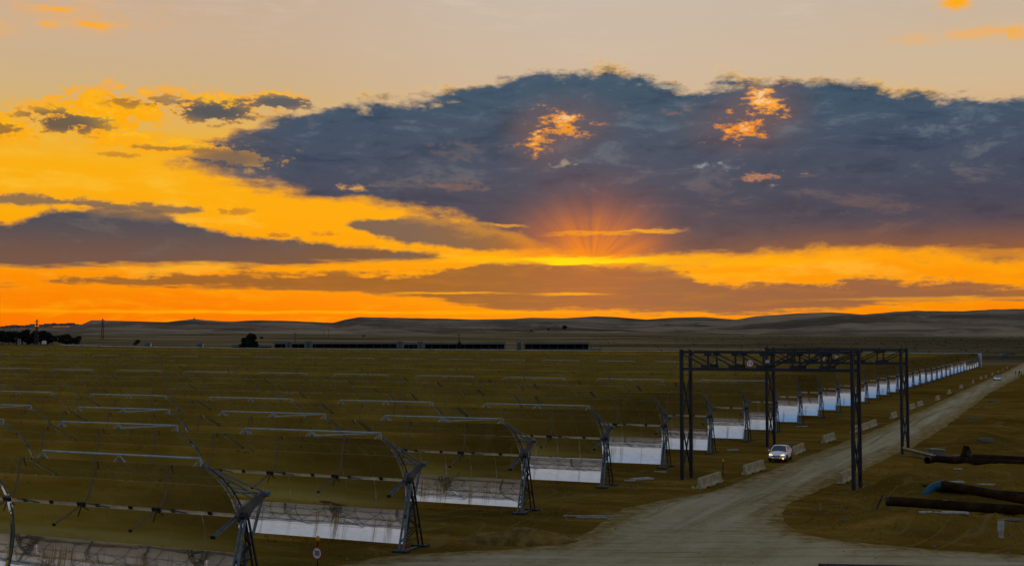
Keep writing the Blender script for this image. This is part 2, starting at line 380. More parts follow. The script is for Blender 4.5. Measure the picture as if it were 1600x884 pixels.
def mat_ground():
    m, t, b = new_mat('dark_soil')
    P = pos_world(); x, y, z = xyz(P)
    u = x * AX.x + y * AX.y; q = x * EX.x + y * EX.y
    n1 = noise(vec(u * .012, q * .03, 0.0), 1.0, 6, .6)
    n2 = noise(vec(u * .12, q * .35, 0.0), 1.0, 6, .65)
    n3 = noise(vec(x * 1.5, y * 1.5, 0.0), 1.0, 5, .7)
    dark = (.10, .055, .007, 1); mid = (.19, .11, .016, 1); light = (.31, .19, .042, 1)
    c = mixc(sm(n1 * .5 + n2 * .5, .36, .6), dark, mid)
    c = mixc(sm(n2 * .7 + n3 * .3, .52, .70) * .7, c, light)
    c = mixc(sm(n3, .35, .2) * .5, c, (.05, .03, .006, 1))
    n5 = noise(vec(x * 5.0, y * 3.0, 6.0), 1.0, 5, .8)
    c = mixc(sm(n5, .55, .68) * .45, c, (.36, .25, .09, 1))
    c = mixc(sm(n5, .42, .32) * .5, c, (.05, .03, .008, 1))
    # furrow light and shade painted as streaks on open ground east of the road
    st = noise(vec(x * .07, y * .34, 2.0), 1.0, 7, .66, .5)
    east = sm(u - 12, 0.0, 14.0)
    c = mixc(sm(st, .50, .60) * east * .75, c, (.36, .215, .030, 1))
    c = mixc(sm(st, .48, .40) * east * .85, c, (.045, .028, .006, 1))
    c = mixc(sm(u * -1.0 - 36.0, 0.0, 14.0) * sm(q, 30, 40) * sm(q * -1.0 + 612, 0, 30), c, mixc(.8, c, mixc(sm(E.m('ABSOLUTE', E.m('FRACT', (q - 60.4 + n2 * 3.0) / 16.2) - .45), .34, .16), mixc(sm(n2, .4, .62), (.34, .20, .018, 1), (.48, .30, .040, 1)), mixc(sm(n1 + n3 * .3, .5, .75), (.50, .34, .06, 1), (.62, .45, .12, 1)))))  # field soil painted lighter against shade between rows, palest in mid-aisle tracks
    # tyre tracks between road and rows
    tr = noise(vec(u * .09, q * .025, 5.0), 1.0, 2, .5, 1.5)
    trk = sm(E.m('ABSOLUTE', E.m('FRACT', tr * 9.0) - .5), .07, .02) * sm(u * -1.0 + 22, 0, 12) * sm(q - 56, 0, 3) * sm(u + 45, 0, 10) * sm(q * -1.0 + 130, 0, 30)
    c = mixc(trk * .45, c, (.22, .15, .045, 1))
    # plain beyond the field: pale stubble, dark scrub
    far = sm(q - 612, 0, 60)
    f1 = noise(vec(x * .0028, y * .0085, 1.0), 1.0, 6, .62)
    f2 = noise(vec(x * .016, y * .03, 3.0), 1.0, 5, .7)
    pc = mixc(sm(f1, .40, .58), (.12, .088, .036, 1), (.25, .18, .085, 1))
    pc = mixc(sm(f2 * .55 + f1 * .45, .50, .40) * .75, pc, (.030, .028, .019, 1))
    scrub = sm(x + f1 * 300 - 250, 0, 400) * sm(y * -1.0 + 2300, 0, 700)
    pc = mixc(scrub * sm(f2, .3, .5) * .75, pc, (.045, .038, .022, 1))
    c = mixc(far, c, pc)
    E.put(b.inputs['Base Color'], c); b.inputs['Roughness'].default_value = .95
    b.inputs['Specular IOR Level'].default_value = 0
    bump(t, b, n3 * .5 + n2, .6, .25)
    return m
M['ground'] = mat_ground()

def mat_road():
    m, t, b = new_mat('packed_gravel')
    P = pos_world(); x, y, z = xyz(P)
    u = x * AX.x + y * AX.y; q = x * EX.x + y * EX.y
    at = t.nodes.new('ShaderNodeAttribute'); at.attribute_name = 'edge'; edge = E(at.outputs['Fac'])
    n1 = noise(vec(u * .35, q * .05, 0.0), 1.0, 5, .6)
    n2 = noise(vec(x * .9, y * .9, 0.0), 1.0, 6, .7)
    n3 = noise(vec(x * 5, y * 2.2, 0.0), 1.0, 5, .8)
    ru = noise(vec(u * 1.1, q * .035, 9.0), 1.0, 4, .6, .4)
    ruj = noise(vec(x * .06, y * .9, 4.0), 1.0, 4, .6, .5)
    jn = sm(y, 84, 70)
    rut = ru * (1 - jn) + ruj * jn
    c = mixc(sm(n1 * .6 + n2 * .4, .36, .62), (.28, .22, .105, 1), (.41, .335, .185, 1))
    c = mixc(sm(rut, .5, .66) * .55, c, (.47, .41, .28, 1))
    c = mixc(sm(rut, .46, .36) * .65, c, (.18, .135, .062, 1))
    c = mixc(sm(n2, .6, .75) * .5, c, (.20, .14, .05, 1))
    c = mixc(sm(n3, .36, .28) * .5, c, (.14, .105, .05, 1))
    c = mixc(sm(n3, .56, .66) * .45, c, (.50, .44, .33, 1))
    e = sm(edge + (n2 - .5) * 2.6 + (n1 - .5) * 3.0, .0, 3.4)
    c = mixc(e, mixc(sm(n2, .4, .6), (.17, .105, .022, 1), (.30, .21, .075, 1)), c)
    E.put(b.inputs['Base Color'], c); b.inputs['Roughness'].default_value = .92
    b.inputs['Specular IOR Level'].default_value = .02
    bump(t, b, n3 * .35 + n2 * .6 + rut * .8, .8, .2)
    return m
M['road'] = mat_road()

def mat_hills():
    m, t, b = new_mat('dry_hillside')
    P = pos_world(); x, y, z = xyz(P)
    n1 = noise(vec(x * .0016, y * .0016, z * .03), 1.0, 6, .62)
    n2 = noise(vec(x * .008, y * .008, z * .06), 1.0, 6, .75)
    n4 = noise(vec(x * .0045, y * .0022, z * .05), 1.0, 6, .7, .6)
    c = mixc(sm(n1, .38, .62), (.14, .105, .075, 1), (.33, .245, .16, 1))  # light and dark patches painted in for relief the even sky leaves flat
    c = mixc(sm(n2, .54, .68) * .6, c, (.075, .060, .050, 1))
    c = mixc(sm(n2 * .5 + n1 * .5, .54, .64) * sm(z, 90, 20) * .7, c, (.32, .24, .14, 1))
    c = mixc(sm(n4, .50, .60) * .55, c, (.42, .32, .20, 1))
    c = mixc(sm(n4, .47, .38) * .7, c, (.085, .066, .052, 1))  # folds drawn as pale and dark tone, their shading put into the colour
    E.put(b.inputs['Base Color'], c); b.inputs['Roughness'].default_value = 1; b.inputs['Specular IOR Level'].default_value = 0
    bump(t, b, n2 + n1, 1.0, 40)
    return m
M['hills'] = mat_hills()

def mat_leaf(name, c):
    m, t, b = new_mat(name)
    n = noise(pos_obj(), .8, 3, .6)
    E.put(b.inputs['Base Color'], mixc(sm(n, .35, .65), tuple(v * .55 for v in c) + (1,), tuple(v * 1.35 for v in c) + (1,)))
    b.inputs['Roughness'].default_value = .9; b.inputs['Specular IOR Level'].default_value = .1
    return m
M['leaf_dark'] = mat_leaf('dark_foliage', (.016, .022, .018)); M['leaf_brown'] = mat_leaf('dull_foliage', (.036, .034, .026))

# ------------------------------------------------------------------ mesh builder
class MB:
    def __init__(s): s.v = []; s.f = []; s.mi = []; s.sm = []; s.mats = []
    def mat(s, m):
        if m not in s.mats: s.mats.append(m)
        return s.mats.index(m)
    def add(s, vs, fs, m, smooth=False):
        o = len(s.v); i = s.mat(m)
        s.v += [tuple(v) for v in vs]
        for f in fs: s.f.append(tuple(o + a for a in f)); s.mi.append(i); s.sm.append(smooth)
    def box(s, c, d, m, rot=None):
        vs = []
        for sx in (-.5, .5):
            for sy in (-.5, .5):
                for sz in (-.5, .5):
                    v = Vector((sx * d[0], sy * d[1], sz * d[2]))
                    if rot is not None: v = rot @ v
                    vs.append(Vector(c) + v)
        s.add(vs, [(0, 1, 3, 2), (4, 6, 7, 5), (0, 4, 5, 1), (2, 3, 7, 6), (0, 2, 6, 4), (1, 5, 7, 3)], m)
    def bar(s, a, b, w, m, h=None):
        a, b = Vector(a), Vector(b); d = b - a
        if d.length < 1e-6: return
        h = h or w
        q = d.to_track_quat('X', 'Z').to_matrix()
        s.box((a + b) / 2, (d.length, w, h), m, q)
    def tube(s, a, b, r, m, n=8, r2=None, cap=True):
        a, b = Vector(a), Vector(b); d = b - a; r2 = r if r2 is None else r2
        q = d.to_track_quat('Z', 'Y').to_matrix(); vs = []
        for i in range(n):
            t = 2 * math.pi * i / n; o = q @ Vector((math.cos(t), math.sin(t), 0))
            vs.append(a + o * r); vs.append(b + o * r2)
        fs = [(2 * i, 2 * ((i + 1) % n), 2 * ((i + 1) % n) + 1, 2 * i + 1) for i in range(n)]
        s.add(vs, fs, m, True)
        if cap:
            s.add([vs[2 * i] for i in range(n)], [tuple(range(n))[::-1]], m); s.add([vs[2 * i + 1] for i in range(n)], [tuple(range(n))], m)
    def path(s, pts, r, m, n=10, caps=True):
        pts = [Vector(p) for p in pts]; vs = []
        for k, p in enumerate(pts):
            d = (pts[min(k + 1, len(pts) - 1)] - pts[max(k - 1, 0)])
            q = d.to_track_quat('Z', 'Y').to_matrix(); rr = r[k] if isinstance(r, (list, tuple)) else r
            for i in range(n):
                t = 2 * math.pi * i / n; vs.append(p + q @ Vector((math.cos(t), math.sin(t), 0)) * rr)
        fs = [(k * n + i, k * n + (i + 1) % n, (k + 1) * n + (i + 1) % n, (k + 1) * n + i) for k in range(len(pts) - 1) for i in range(n)]
        s.add(vs, fs, m, True)
        if caps: s.add(vs[:n], [tuple(range(n))[::-1]], m); s.add(vs[-n:], [tuple(range(n))], m)
    def prism(s, poly, a, b, m, fn):
        """poly: 2-D outline; fn(u, v, w) -> point; extruded from w=a to w=b"""
        n = len(poly); vs = [fn(u, v, a) for u, v in poly] + [fn(u, v, b) for u, v in poly]
        fs = [tuple(range(n)), tuple(range(2 * n - 1, n - 1, -1))] + [(i, n + i, n + (i + 1) % n, (i + 1) % n) for i in range(n)]
        s.add(vs, fs, m)
    def mesh(s, name):
        me = bpy.data.meshes.new(name); me.from_pydata(s.v, [], s.f)
        for m in s.mats: me.materials.append(m)
        me.polygons.foreach_set('material_index', s.mi); me.polygons.foreach_set('use_smooth', s.sm)
        me.update(); return me
    def build(s, name, parent=None, loc=None):
        o = bpy.data.objects.new(name, s.mesh(name)); COL.objects.link(o)
        if parent: o.parent = parent
        if loc is not None: o.location = loc
        return o
def tag(o, label=None, cat=None, group=None, kind=None):
    if label: o['label'] = label
    if cat: o['category'] = cat
    if group: o['group'] = group
    if kind: o['kind'] = kind
    return o
def empty(name, loc, rz=0.0, label=None, cat=None, group=None):
    o = bpy.data.objects.new(name, None); COL.objects.link(o); o.location = loc; o.rotation_euler = (0, 0, rz)
    o.empty_display_size = .3
    return tag(o, label, cat, group)

# ------------------------------------------------------------------ terrain
def vnoise(x, y, seed=0):
    xi = np.floor(x).astype(int); yi = np.floor(y).astype(int); xf = x - xi; yf = y - yi
    def h(a, b):
        n = (a * 374761393 + b * 668265263 + seed * 1442695) & 0x7fffffff
        n = ((n ^ (n >> 13)) * 1274126177) & 0x7fffffff
        return ((n ^ (n >> 16)) & 0xffff) / 65535.0
    u = xf * xf * (3 - 2 * xf); v = yf * yf * (3 - 2 * yf)
    return (h(xi, yi) * (1 - u) + h(xi + 1, yi) * u) * (1 - v) + (h(xi, yi + 1) * (1 - u) + h(xi + 1, yi + 1) * u) * v
def fbm(x, y, seed=0, o=4):
    s = 0; a = .5
    for i in range(o): s = s + a * vnoise(x * 2 ** i, y * 2 ** i, seed + i); a *= .5
    return s
def sstep(x, a, b):
    t = np.clip((x - a) / (b - a), 0, 1); return t * t * (3 - 2 * t)

ROAD_L = [(1640, 549), (1600, 566), (1572, 580), (1540, 594), (1500, 612), (1470, 626), (1440, 640), (1400, 657), (1350, 678), (1300, 697), (1260, 712), (1200, 736), (1150, 753), (1105, 768), (1040, 780), (975, 794), (940, 812), (905, 838), (860, 851), (780, 858), (700, 862), (600, 868), (500, 888), (400, 930), (250, 975), (0, 1010), (-700, 1060)]
ROAD_R = [(-900, 1500), (2600, 1500), (2400, 930), (1800, 877), (1600, 866), (1500, 860), (1400, 853), (1300, 842), (1248, 830), (1226, 815), (1222, 800), (1240, 783), (1290, 761), (1340, 740), (1390, 714), (1430, 697), (1460, 678), (1500, 650), (1545, 615), (1600, 586), (1660, 560)]
poly = np.array([tuple(gp(*p))[:2] for p in ROAD_L + ROAD_R])
def road_sd(x, y):
    x = np.asarray(x, float); y = np.asarray(y, float)
    d = np.full(x.shape, 1e9); ins = np.zeros(x.shape, bool); n = len(poly)
    for i in range(n):
        ax, ay = poly[i]; bx, by = poly[(i + 1) % n]
        ex, ey = bx - ax, by - ay; L = ex * ex + ey * ey
        t = np.clip(((x - ax) * ex + (y - ay) * ey) / L, 0, 1)
        d = np.minimum(d, np.hypot(x - ax - t * ex, y - ay - t * ey))
        c = ((ay > y) != (by > y)) & (x < (bx - ax) * (y - ay) / (by - ay + 1e-12) + ax)
        ins ^= c
    return np.where(ins, d, -d)
MOUNDS = [(gp(1262, 812), 2.2, 3.0, .5), (gp(1408, 768), 3.2, 1.8, .9), (gp(1455, 752), 3.5, 1.6, .3), (gp(1458, 776), 2.4, 3.2, -.75), (gp(1350, 745), 2.0, 2.0, .45), (gp(1380, 820), 5.5, 1.4, .45), (gp(1500, 832), 5, 1.2, .5), (gp(1440, 700), 5, 2, .8), (gp(1520, 695), 5, 2.4, .8), (gp(1350, 782), 3.6, 3.4, -1.25), (gp(1425, 722), 3.0, 3.0, -.9), (gp(1295, 808), 4.0, 2.2, .55), (gp(1395, 775), 5, 3, .8), (gp(1500, 770), 6, 3.0, .2), (gp(1470, 830), 6, 2.5, .45), (gp(1330, 830), 6, 2, .4), (gp(1480, 690), 6, 5, .6), (gp(1560, 740), 6, 3, .5), (gp(1380, 735), 4, 2.5, .5), (gp(1590, 690), 7, 5, .7), (gp(1530, 660), 6, 6, .6), (gp(1580, 630), 7, 7, .7), (gp(1560, 845), 6, 1.5, .35), (gp(1600, 810), 6, 3, .4)]
FIELD0 = Vector((-6.1, 68.87, 0))
def ground_h(x, y):
    x = np.asarray(x, float); y = np.asarray(y, float)
    u = (x - FIELD0.x) * AX.x + (y - FIELD0.y) * AX.y; q = (x - FIELD0.x) * EX.x + (y - FIELD0.y) * EX.y
    t = -u
    base = .0043 * np.clip(t - 20, 0, 2500) * sstep(q, -20, 60)
    r = np.hypot(x, y)
    base = base + np.where(y > 0, .013 * np.clip(r - 720, 0, None) * sstep(r, 720, 900), 0)
    sd = road_sd(np.clip(x, -300, 900), np.clip(y, -50, 1500))
    off = sstep(-sd, 1.9, 6)
    east = sstep(u, 14, 24) * sstep(r, 900, 500)
    bumps = (fbm(x * .18, y * .18, 3) - .47) * .35 + (fbm(x * .6, y * .6, 9) - .47) * .10
    dunes = (fbm(x * .10, y * .22, 21) - .45) * 1.7 + (fbm(x * .45, y * 1.0, 31) - .47) * .6 + (fbm(x * 1.1, y * 1.1, 35) - .47) * .34
    h = base + off * (bumps * .45 * (1 - east) * sstep(r, 900, 200) + dunes * east)
    for c, rx, ry, a in MOUNDS:
        h = h + off * a * np.exp(-((x - c.x) / rx) ** 2 - ((y - c.y) / ry) ** 2)
    return h
def gz(x, y): return float(ground_h(np.array([x]), np.array([y]))[0])
def gpt(px, py):
    """pixel -> point on the real terrain"""
    z = 0.0
    for _ in range(8):
        p = gp(px, py, z); z = .5 * z + .5 * gz(p.x, p.y)
    p = gp(px, py, z); p.z = gz(p.x, p.y); return p

def axis(dense0, dense1, step, far0, far1, g=1.12):
    a = list(np.arange(dense0, dense1, step)); s = step; v = dense1
    while v < far1: a.append(v); s *= g; v += s
    a.append(far1); s = step; v = dense0
    while True:
        s *= g; v -= s
        if v < far0: break
        a.insert(0, v)
    a.insert(0, far0); return np.array(a)
def grid_mesh(name, X, Y, Z, mat):
    ny, nx = Z.shape
    me = bpy.data.meshes.new(name)
    V = np.stack([X, Y, Z], -1).reshape(-1, 3)
    idx = np.arange(nx * ny).reshape(ny, nx)
    F = np.stack([idx[:-1, :-1], idx[:-1, 1:], idx[1:, 1:], idx[1:, :-1]], -1).reshape(-1, 4)
    me.vertices.add(len(V)); me.vertices.foreach_set('co', V.ravel())
    me.loops.add(F.size); me.loops.foreach_set('vertex_index', F.ravel())
    me.polygons.add(len(F)); me.polygons.foreach_set('loop_start', np.arange(0, F.size, 4)); me.polygons.foreach_set('loop_total', np.full(len(F), 4))
    me.polygons.foreach_set('use_smooth', np.ones(len(F), bool)); me.materials.append(mat); me.update(); me.validate()
    o = bpy.data.objects.new(name, me); COL.objects.link(o); return o
gx = axis(8, 78, .45, -7500, 7500, 1.10); gy = axis(58, 170, .6, -4000, 7500, 1.07)
GX, GY = np.meshgrid(gx, gy)
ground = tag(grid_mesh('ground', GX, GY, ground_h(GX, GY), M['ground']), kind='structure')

# road sheet
def build_road():
    cs = .5
    x0, x1 = poly[:, 0].min(), poly[:, 0].max(); y0, y1 = poly[:, 1].min(), poly[:, 1].max()
    x0, x1, y0, y1 = max(x0, -70), min(x1, 420), max(y0, 18), min(y1, 900)
    xs = np.arange(x0, x1, cs); ys = np.arange(y0, y1, cs)
    X, Y = np.meshgrid(xs, ys); sd = road_sd(X, Y)
    jag = (fbm(X * .35, Y * .35, 77) - .47) * .8
    keep = sd[:-1, :-1] > -1.6
    e = sd
    Z = -.05 + .12 * sstep(sd + jag, -.9, 1.3) + (fbm(X * .25, Y * .25, 5) - .47) * .05 * sstep(sd, 0, 2)
    Z += ground_h(X, Y) * 1.0
    ny, nx = X.shape; idx = np.arange(nx * ny).reshape(ny, nx)
    F = np.stack([idx[:-1, :-1], idx[:-1, 1:], idx[1:, 1:], idx[1:, :-1]], -1)[keep]
    used = np.unique(F); remap = -np.ones(nx * ny, int); remap[used] = np.arange(len(used)); F = remap[F]
    V = np.stack([X, Y, Z], -1).reshape(-1, 3)[used]
    me = bpy.data.meshes.new('gravel_road')
    me.vertices.add(len(V)); me.vertices.foreach_set('co', V.ravel())
    me.loops.add(F.size); me.loops.foreach_set('vertex_index', F.ravel())
    me.polygons.add(len(F)); me.polygons.foreach_set('loop_start', np.arange(0, F.size, 4)); me.polygons.foreach_set('loop_total', np.full(len(F), 4))
    me.polygons.foreach_set('use_smooth', np.ones(len(F), bool)); me.materials.append(M['road']); me.update(); me.validate()
    a = me.attributes.new('edge', 'FLOAT', 'POINT'); a.data.foreach_set('value', e.reshape(-1)[used].astype(np.float32))
    o = bpy.data.objects.new('gravel_road', me); COL.objects.link(o); tag(o, kind='structure')
build_road()

# hills: real relief 1.7 to 7 km away
RIDGE = [(-900, 516), (-300, 515), (-100, 513), (0, 514), (50, 512), (100, 511), (125, 508), (143, 500), (180, 501), (260, 503), (288, 499.5), (303, 498), (330, 500.5), (360, 502), (400, 500), (450, 501), (520, 504), (535, 500), (560, 495), (620, 496), (700, 497.5), (740, 499), (800, 498), (830, 496), (880, 497), (930, 494), (960, 495), (1010, 499), (1050, 496), (1100, 495), (1150, 499), (1180, 494), (1250, 489), (1300, 487.5), (1350, 491), (1400, 486.5), (1430, 485), (1500, 486), (1550, 483), (1600, 482), (1800, 480), (2500, 486)]
def build_hills():
    pa = np.array([math.atan2(raydir(*p).x, raydir(*p).y) for p in RIDGE]); pt = []
    for p in RIDGE:
        d = raydir(*p); pt.append(d.z / math.hypot(d.x, d.y))
    az = np.linspace(-1.0, 1.0, 900); rr = np.concatenate([np.linspace(1500, 5000, 90), np.linspace(5080, 7000, 12)])
    A, Rr = np.meshgrid(az, rr)
    X = Rr * np.sin(A); Y = Rr * np.cos(A)
    R0 = 4300 + 600 * np.sin(A * 5 + 1)
    top = np.interp(A, pa, np.array(pt)) * R0 + EYE
    foot = ground_h(X, Y) - 2
    k = np.clip((Rr - 1900) / (R0 - 1900), 0, 1)
    spur = fbm(X * .0022, Y * .0011, 41, 5)
    kk = k ** 1.55
    prof = kk + (spur - .47) * 1.6 * k * (1 - k) * 2.0 - .12 * k * (1 - k)
    over = np.clip((Rr - R0) / 1500, 0, 1)
    fR = .013 * (np.minimum(Rr, 1900) - 720)
    Z = foot * (1 - k) + (np.minimum(foot, top - 8) * 0 + (top)) * prof
    Z = Z - over * 60 + (fbm(X * .012, Y * .012, 55, 3) - .47) * 3 * k * (1 - k) * 3
    cap = EYE + (np.interp(A, pa, np.array(pt)) * Rr)
    Z = np.minimum(Z, cap)
    o = grid_mesh('hills', X, Y, Z, M['hills']); tag(o, kind='structure')
    return
build_hills()

# ------------------------------------------------------------------ parabolic trough modules
FOC = 1.85; HALF = 3.25; PIV = 3.85; ML = 13.6; NODE = ML / 3
def par(s): return -s * s / (4 * FOC)
def mirror_mesh(name, sgn, seed, seg=6, cols=7):
    mb = MB(); rg = random.Random(seed); w = ML / 7
    for c in range(cols):
        cw = ML / cols
        for (s0, s1) in ((.10, 1.69), (1.72, HALF)):
            jt = rg.gauss(0, .0022); ja = rg.gauss(0, .0016)
            xa = -ML + .006 + c * cw; xb = -ML + (c + 1) * cw - .006; xm = (xa + xb) / 2; smid = (s0 + s1) / 2
            vs = []
            for k in range(seg + 1):
                s = s0 + (s1 - s0) * k / seg
                for x in (xa, xb):
                    y = par(s) + jt * (s - smid) + ja * (x - xm)
                    vs.append((x, y, sgn * s))
            fs = []
            for k in range(seg):
                f = (2 * k, 2 * k + 1, 2 * k + 3, 2 * k + 2)
                fs.append(f if sgn > 0 else f[::-1])
            mb.add(vs, fs, M['mirror'], True)
            vb = [(x, y + .012, z) for x, y, z in vs]
            mb.add(vb, [f[::-1] for f in fs], M['mirror_back'], True)
    return mb.mesh(name)
def spine_mesh():
    mb = MB(); mb.box((-ML / 2, .10, 0), (ML - .02, .05, .30), M['pale'])
    for x in (-ML + .9, -ML + 2.6, -8.1, -6.1, -3.6, -1.5):
        mb.box((x, .055, 0), (.22, .05, .20), M['dark_steel'])
    for x0 in (-ML + .3, -NODE * 2 + .2, -NODE + .2):
        mb.bar((x0, .05, .09), (x0 + 1.5, .05, -.10), .05, M['steel'])
    return mb.mesh('spine_beam')
def rim_mesh(full=True):
    mb = MB(); ty = par(HALF) + .22; tz = HALF + .26
    xs = (-2 * NODE, -NODE, -.06)
    mb.tube((xs[0], ty, tz), (xs[2], ty, tz), .04, M['rim_steel'], 6)
    if full:
        mb.bar((xs[1] + .3, ty - .05, tz - .26), (xs[2], ty, tz - .02), .045, M['rim_steel'])
    for i, x in enumerate(xs):
        for dx, dz in ((-.42, -.34), (-.14, -.34), (.22, -.36), (.5, -.38)) if full else ((-.35, -.34), (.35, -.34)):
            if i == 2 and dx > 0: dx *= .1
            mb.bar((x, ty, tz), (x + dx, ty - .12, tz + dz), .05, M['rim_steel'])
    return mb.mesh('rim_tube')
def rear_mesh(full=True):
    """longitudinal rear truss behind the mirrors"""
    mb = MB(); ap = (1.95, 0.0)
    for (y, z) in ((1.95, 0), (par(1.6) + .45, 1.6), (par(-1.6) + .45, -1.6), (par(2.8) + .12, 2.8), (par(2.8) + .12, -2.8), (.3, 0.0)):
        mb.tube((-ML, y, z), (0, y, z), .05, M['steel'], 5, cap=False)
    n = 6 if full else 3
    for i in range(n):
        xa = -ML + ML * i / n; xb = -ML + ML * (i + 1) / n; xm = (xa + xb) / 2
        for sg in (-1, 1):
            mb.bar((xa, 1.95, 0), (xm, par(1.6) + .45, sg * 1.6), .05, M['steel'])
            mb.bar((xm, par(1.6) + .45, sg * 1.6), (xb, 1.95, 0), .05, M['steel'])
            if full:
                mb.bar((xa, par(1.6) + .45, sg * 1.6), (xm, .3, 0), .045, M['steel'])
                mb.bar((xm, par(1.6) + .45, sg * 1.6), (xm, par(2.8) + .12, sg * 2.8), .045, M['steel'])
    if full:
        for x in (-NODE * 2, -NODE):
            arm_pts(mb, x, 1); arm_pts(mb, x, -1)
    return mb.mesh('rear_truss')
def arm_pts(mb, x, sg, n=8, m='dark_steel'):
    a = []; b = []
    for k in range(n + 1):
        s = .25 + (HALF - .2) * k / n
        a.append(Vector((x, par(s) + .05, sg * s))); b.append(Vector((x, par(s) + .05 + .26 * (1 - k / n) + .04, sg * s)))
    for k in range(n):
        mb.bar(a[k], a[k + 1], .055, M['steel']); mb.bar(b[k], b[k + 1], .05, M[m])
        if k % 2 == 0: mb.bar(a[k], b[k + 1], .03, M[m])
def end_frame_mesh():
    mb = MB(); x = .12
    arm_pts(mb, x, 1, 10); arm_pts(mb, x, -1, 10)
    top = Vector((x, par(HALF) + .1, HALF + .02)); bot = Vector((x, par(HALF) + .1, -HALF + .05)); ap = Vector((x, 1.98, .12)); ap2 = Vector((x, 1.7, -.05))
    mb.bar(top, ap, .07, M['steel']); mb.bar((x, par(2.4) + .2, 2.4), ap2, .07, M['steel'])
    mb.bar(bot, (x, 2.0, -.1), .07, M['steel']); mb.bar((x, par(2.5) + .2, -2.5), (x, 1.8, -.15), .07, M['steel'])
    mb.bar((x, par(1.3) + .3, 1.3), (x, 1.2, .2), .05, M['steel'])
    return mb.mesh('end_frame')
def end_plate_mesh():
    mb = MB()
    poly_ = [(-.2, -.26), (-.24, .12), (-.05, .34), (.55, .28), (1.9, .18), (2.1, .08), (2.1, -.14), (1.9, -.18), (.9, -.24), (.45, -.42), (.05, -.42)]
    mb.prism(poly_, .16, .26, M['plate_steel'], lambda u, v, w: (w, u, v))
    mb.prism([(a * .9 + .02, b * .75) for a, b in poly_], .262, .30, M['plate_steel'], lambda u, v, w: (w, u, v))
    mb.tube((.05, 0, 0), (.55, 0, 0), .16, M['dark_steel'], 12)
    mb.tube((.05, 1.95, 0), (.50, 1.95, 0), .13, M['steel'], 10)
    return mb.mesh('end_plate')
M['plate_steel'] = simple('end_plate_steel', (.085, .095, .095), .5, .3, .3, 1.5)
def receiver_arm_mesh(wide=False):
    mb = MB(); w = .10 if wide else .045; d = .095 if wide else .05
    for sx in (-1, 1):
        mb.bar((sx * w, .05, -.05), (sx * w * .9, -FOC, 0), d * .6, M['steel'] if wide else M['arm_paint'])
    if wide: mb.box((0, -FOC, 0), (.24, .07, .14), M['dark_steel']); mb.bar((-w, -.7, 0), (w, -.7, 0), .05, M['steel']); mb.bar((-w, -1.2, 0), (w, -1.2, 0), .05, M['steel'])
    else:
        mb.box((0, .02, 0), (.42, .14, .22), M['dark_steel']); mb.box((0, -FOC, 0), (.14, .07, .12), M['dark_steel'])
        mb.bar((0, -.02, -.1), (0, -.4, -.45), .04, M['dark_steel'])
    return mb.mesh('receiver_arm')
M['arm_paint'] = simple('receiver_arm_paint', (.20, .19, .17), .6, .2)
def pylon_mesh(inner=False):
    mb = MB(); x = -.05 if inner else .42; st = M['steel']
    h = Vector((x, .75 if inner else .08, PIV - .1)); yf = .45 if inner else -1.0; yb = 2.1 if inner else 1.25
    for sx in (-.14, .14):
        f0 = Vector((x + sx, yf, .12)); b0 = Vector((x + sx, yb, .12))
        mb.bar(f0, h + Vector((sx * .6, -.08, 0)), .09, st)
        mb.bar(b0, h + Vector((sx * .6, .12, 0)), .08, M['dark_steel'])
        lv = [.12, .30, .48, .66, .84]
        for i in range(4):
            a = f0.lerp(h, lv[i]); b = b0.lerp(h, lv[i + 1]); c = b0.lerp(h, lv[i]); d = f0.lerp(h, lv[i + 1])
            if i % 2 == 0: mb.bar(a, b, .05, M['dark_steel'])
            else: mb.bar(c, d, .05, M['dark_steel'])
            mb.bar(a, c, .035, M['dark_steel'])
    return mb.mesh('pylon')
def pad_mesh(inner=False):
    mb = MB()
    if inner:
        mb.box((-.05, .45, .04), (.8, .5, .16), M['dark_steel']); mb.box((-.05, 2.1, .04), (.8, .5, .16), M['dark_steel']); mb.add([(-.2, .5, .0), (.1, .5, .0), (.1, 2.05, .0), (-.2, 2.05, .0), (-.2, .5, .1), (.1, .5, .1), (.1, 2.05, .1), (-.2, 2.05, .1)], [(0, 3, 2, 1), (4, 5, 6, 7), (0, 1, 5, 4), (1, 2, 6, 5), (2, 3, 7, 6), (3, 0, 4, 7)], M['dark_steel']); return mb.mesh('foot_pad')
    mb.box((.42, -1.0, .04), (.9, .55, .16), M['dark_steel']); mb.box((.42, 1.25, .04), (.9, .55, .16), M['dark_steel']); mb.box((.42, .12, .02), (.35, 1.9, .08), M['dark_steel'])
    return mb.mesh('foot_pad')
UP = [mirror_mesh('mirror', 1, s) for s in range(4)]; LO = [mirror_mesh('mirror', -1, 50 + s) for s in range(4)]
ME = dict(spine=spine_mesh(), rim=rim_mesh(), rim_far=rim_mesh(False), rear=rear_mesh(), rear_far=rear_mesh(False), frame=end_frame_mesh(), plate=end_plate_mesh(), arm=receiver_arm_mesh(), earm=receiver_arm_mesh(True), pylon=pylon_mesh(), pad=pad_mesh(), pylon_in=pylon_mesh(True), pad_in=pad_mesh(True))
ORD = ['zeroth', 'first', 'second', 'third', 'fourth', 'fifth', 'sixth', 'seventh', 'eighth', 'ninth', 'tenth', 'eleventh', 'twelfth', 'thirteenth', 'fourteenth', 'fifteenth', 'sixteenth', 'seventeenth', 'eighteenth', 'nineteenth', 'twentieth']
def ordw(n):
    if n <= 20: return ORD[n]
    t = {2: 'twenty', 3: 'thirty', 4: 'forty', 5: 'fifty'}[n // 10]
    return t + '-' + ORD[n % 10] if n % 10 else {2: 'twentieth', 3: 'thirtieth', 4: 'fortieth', 5: 'fiftieth'}[n // 10]

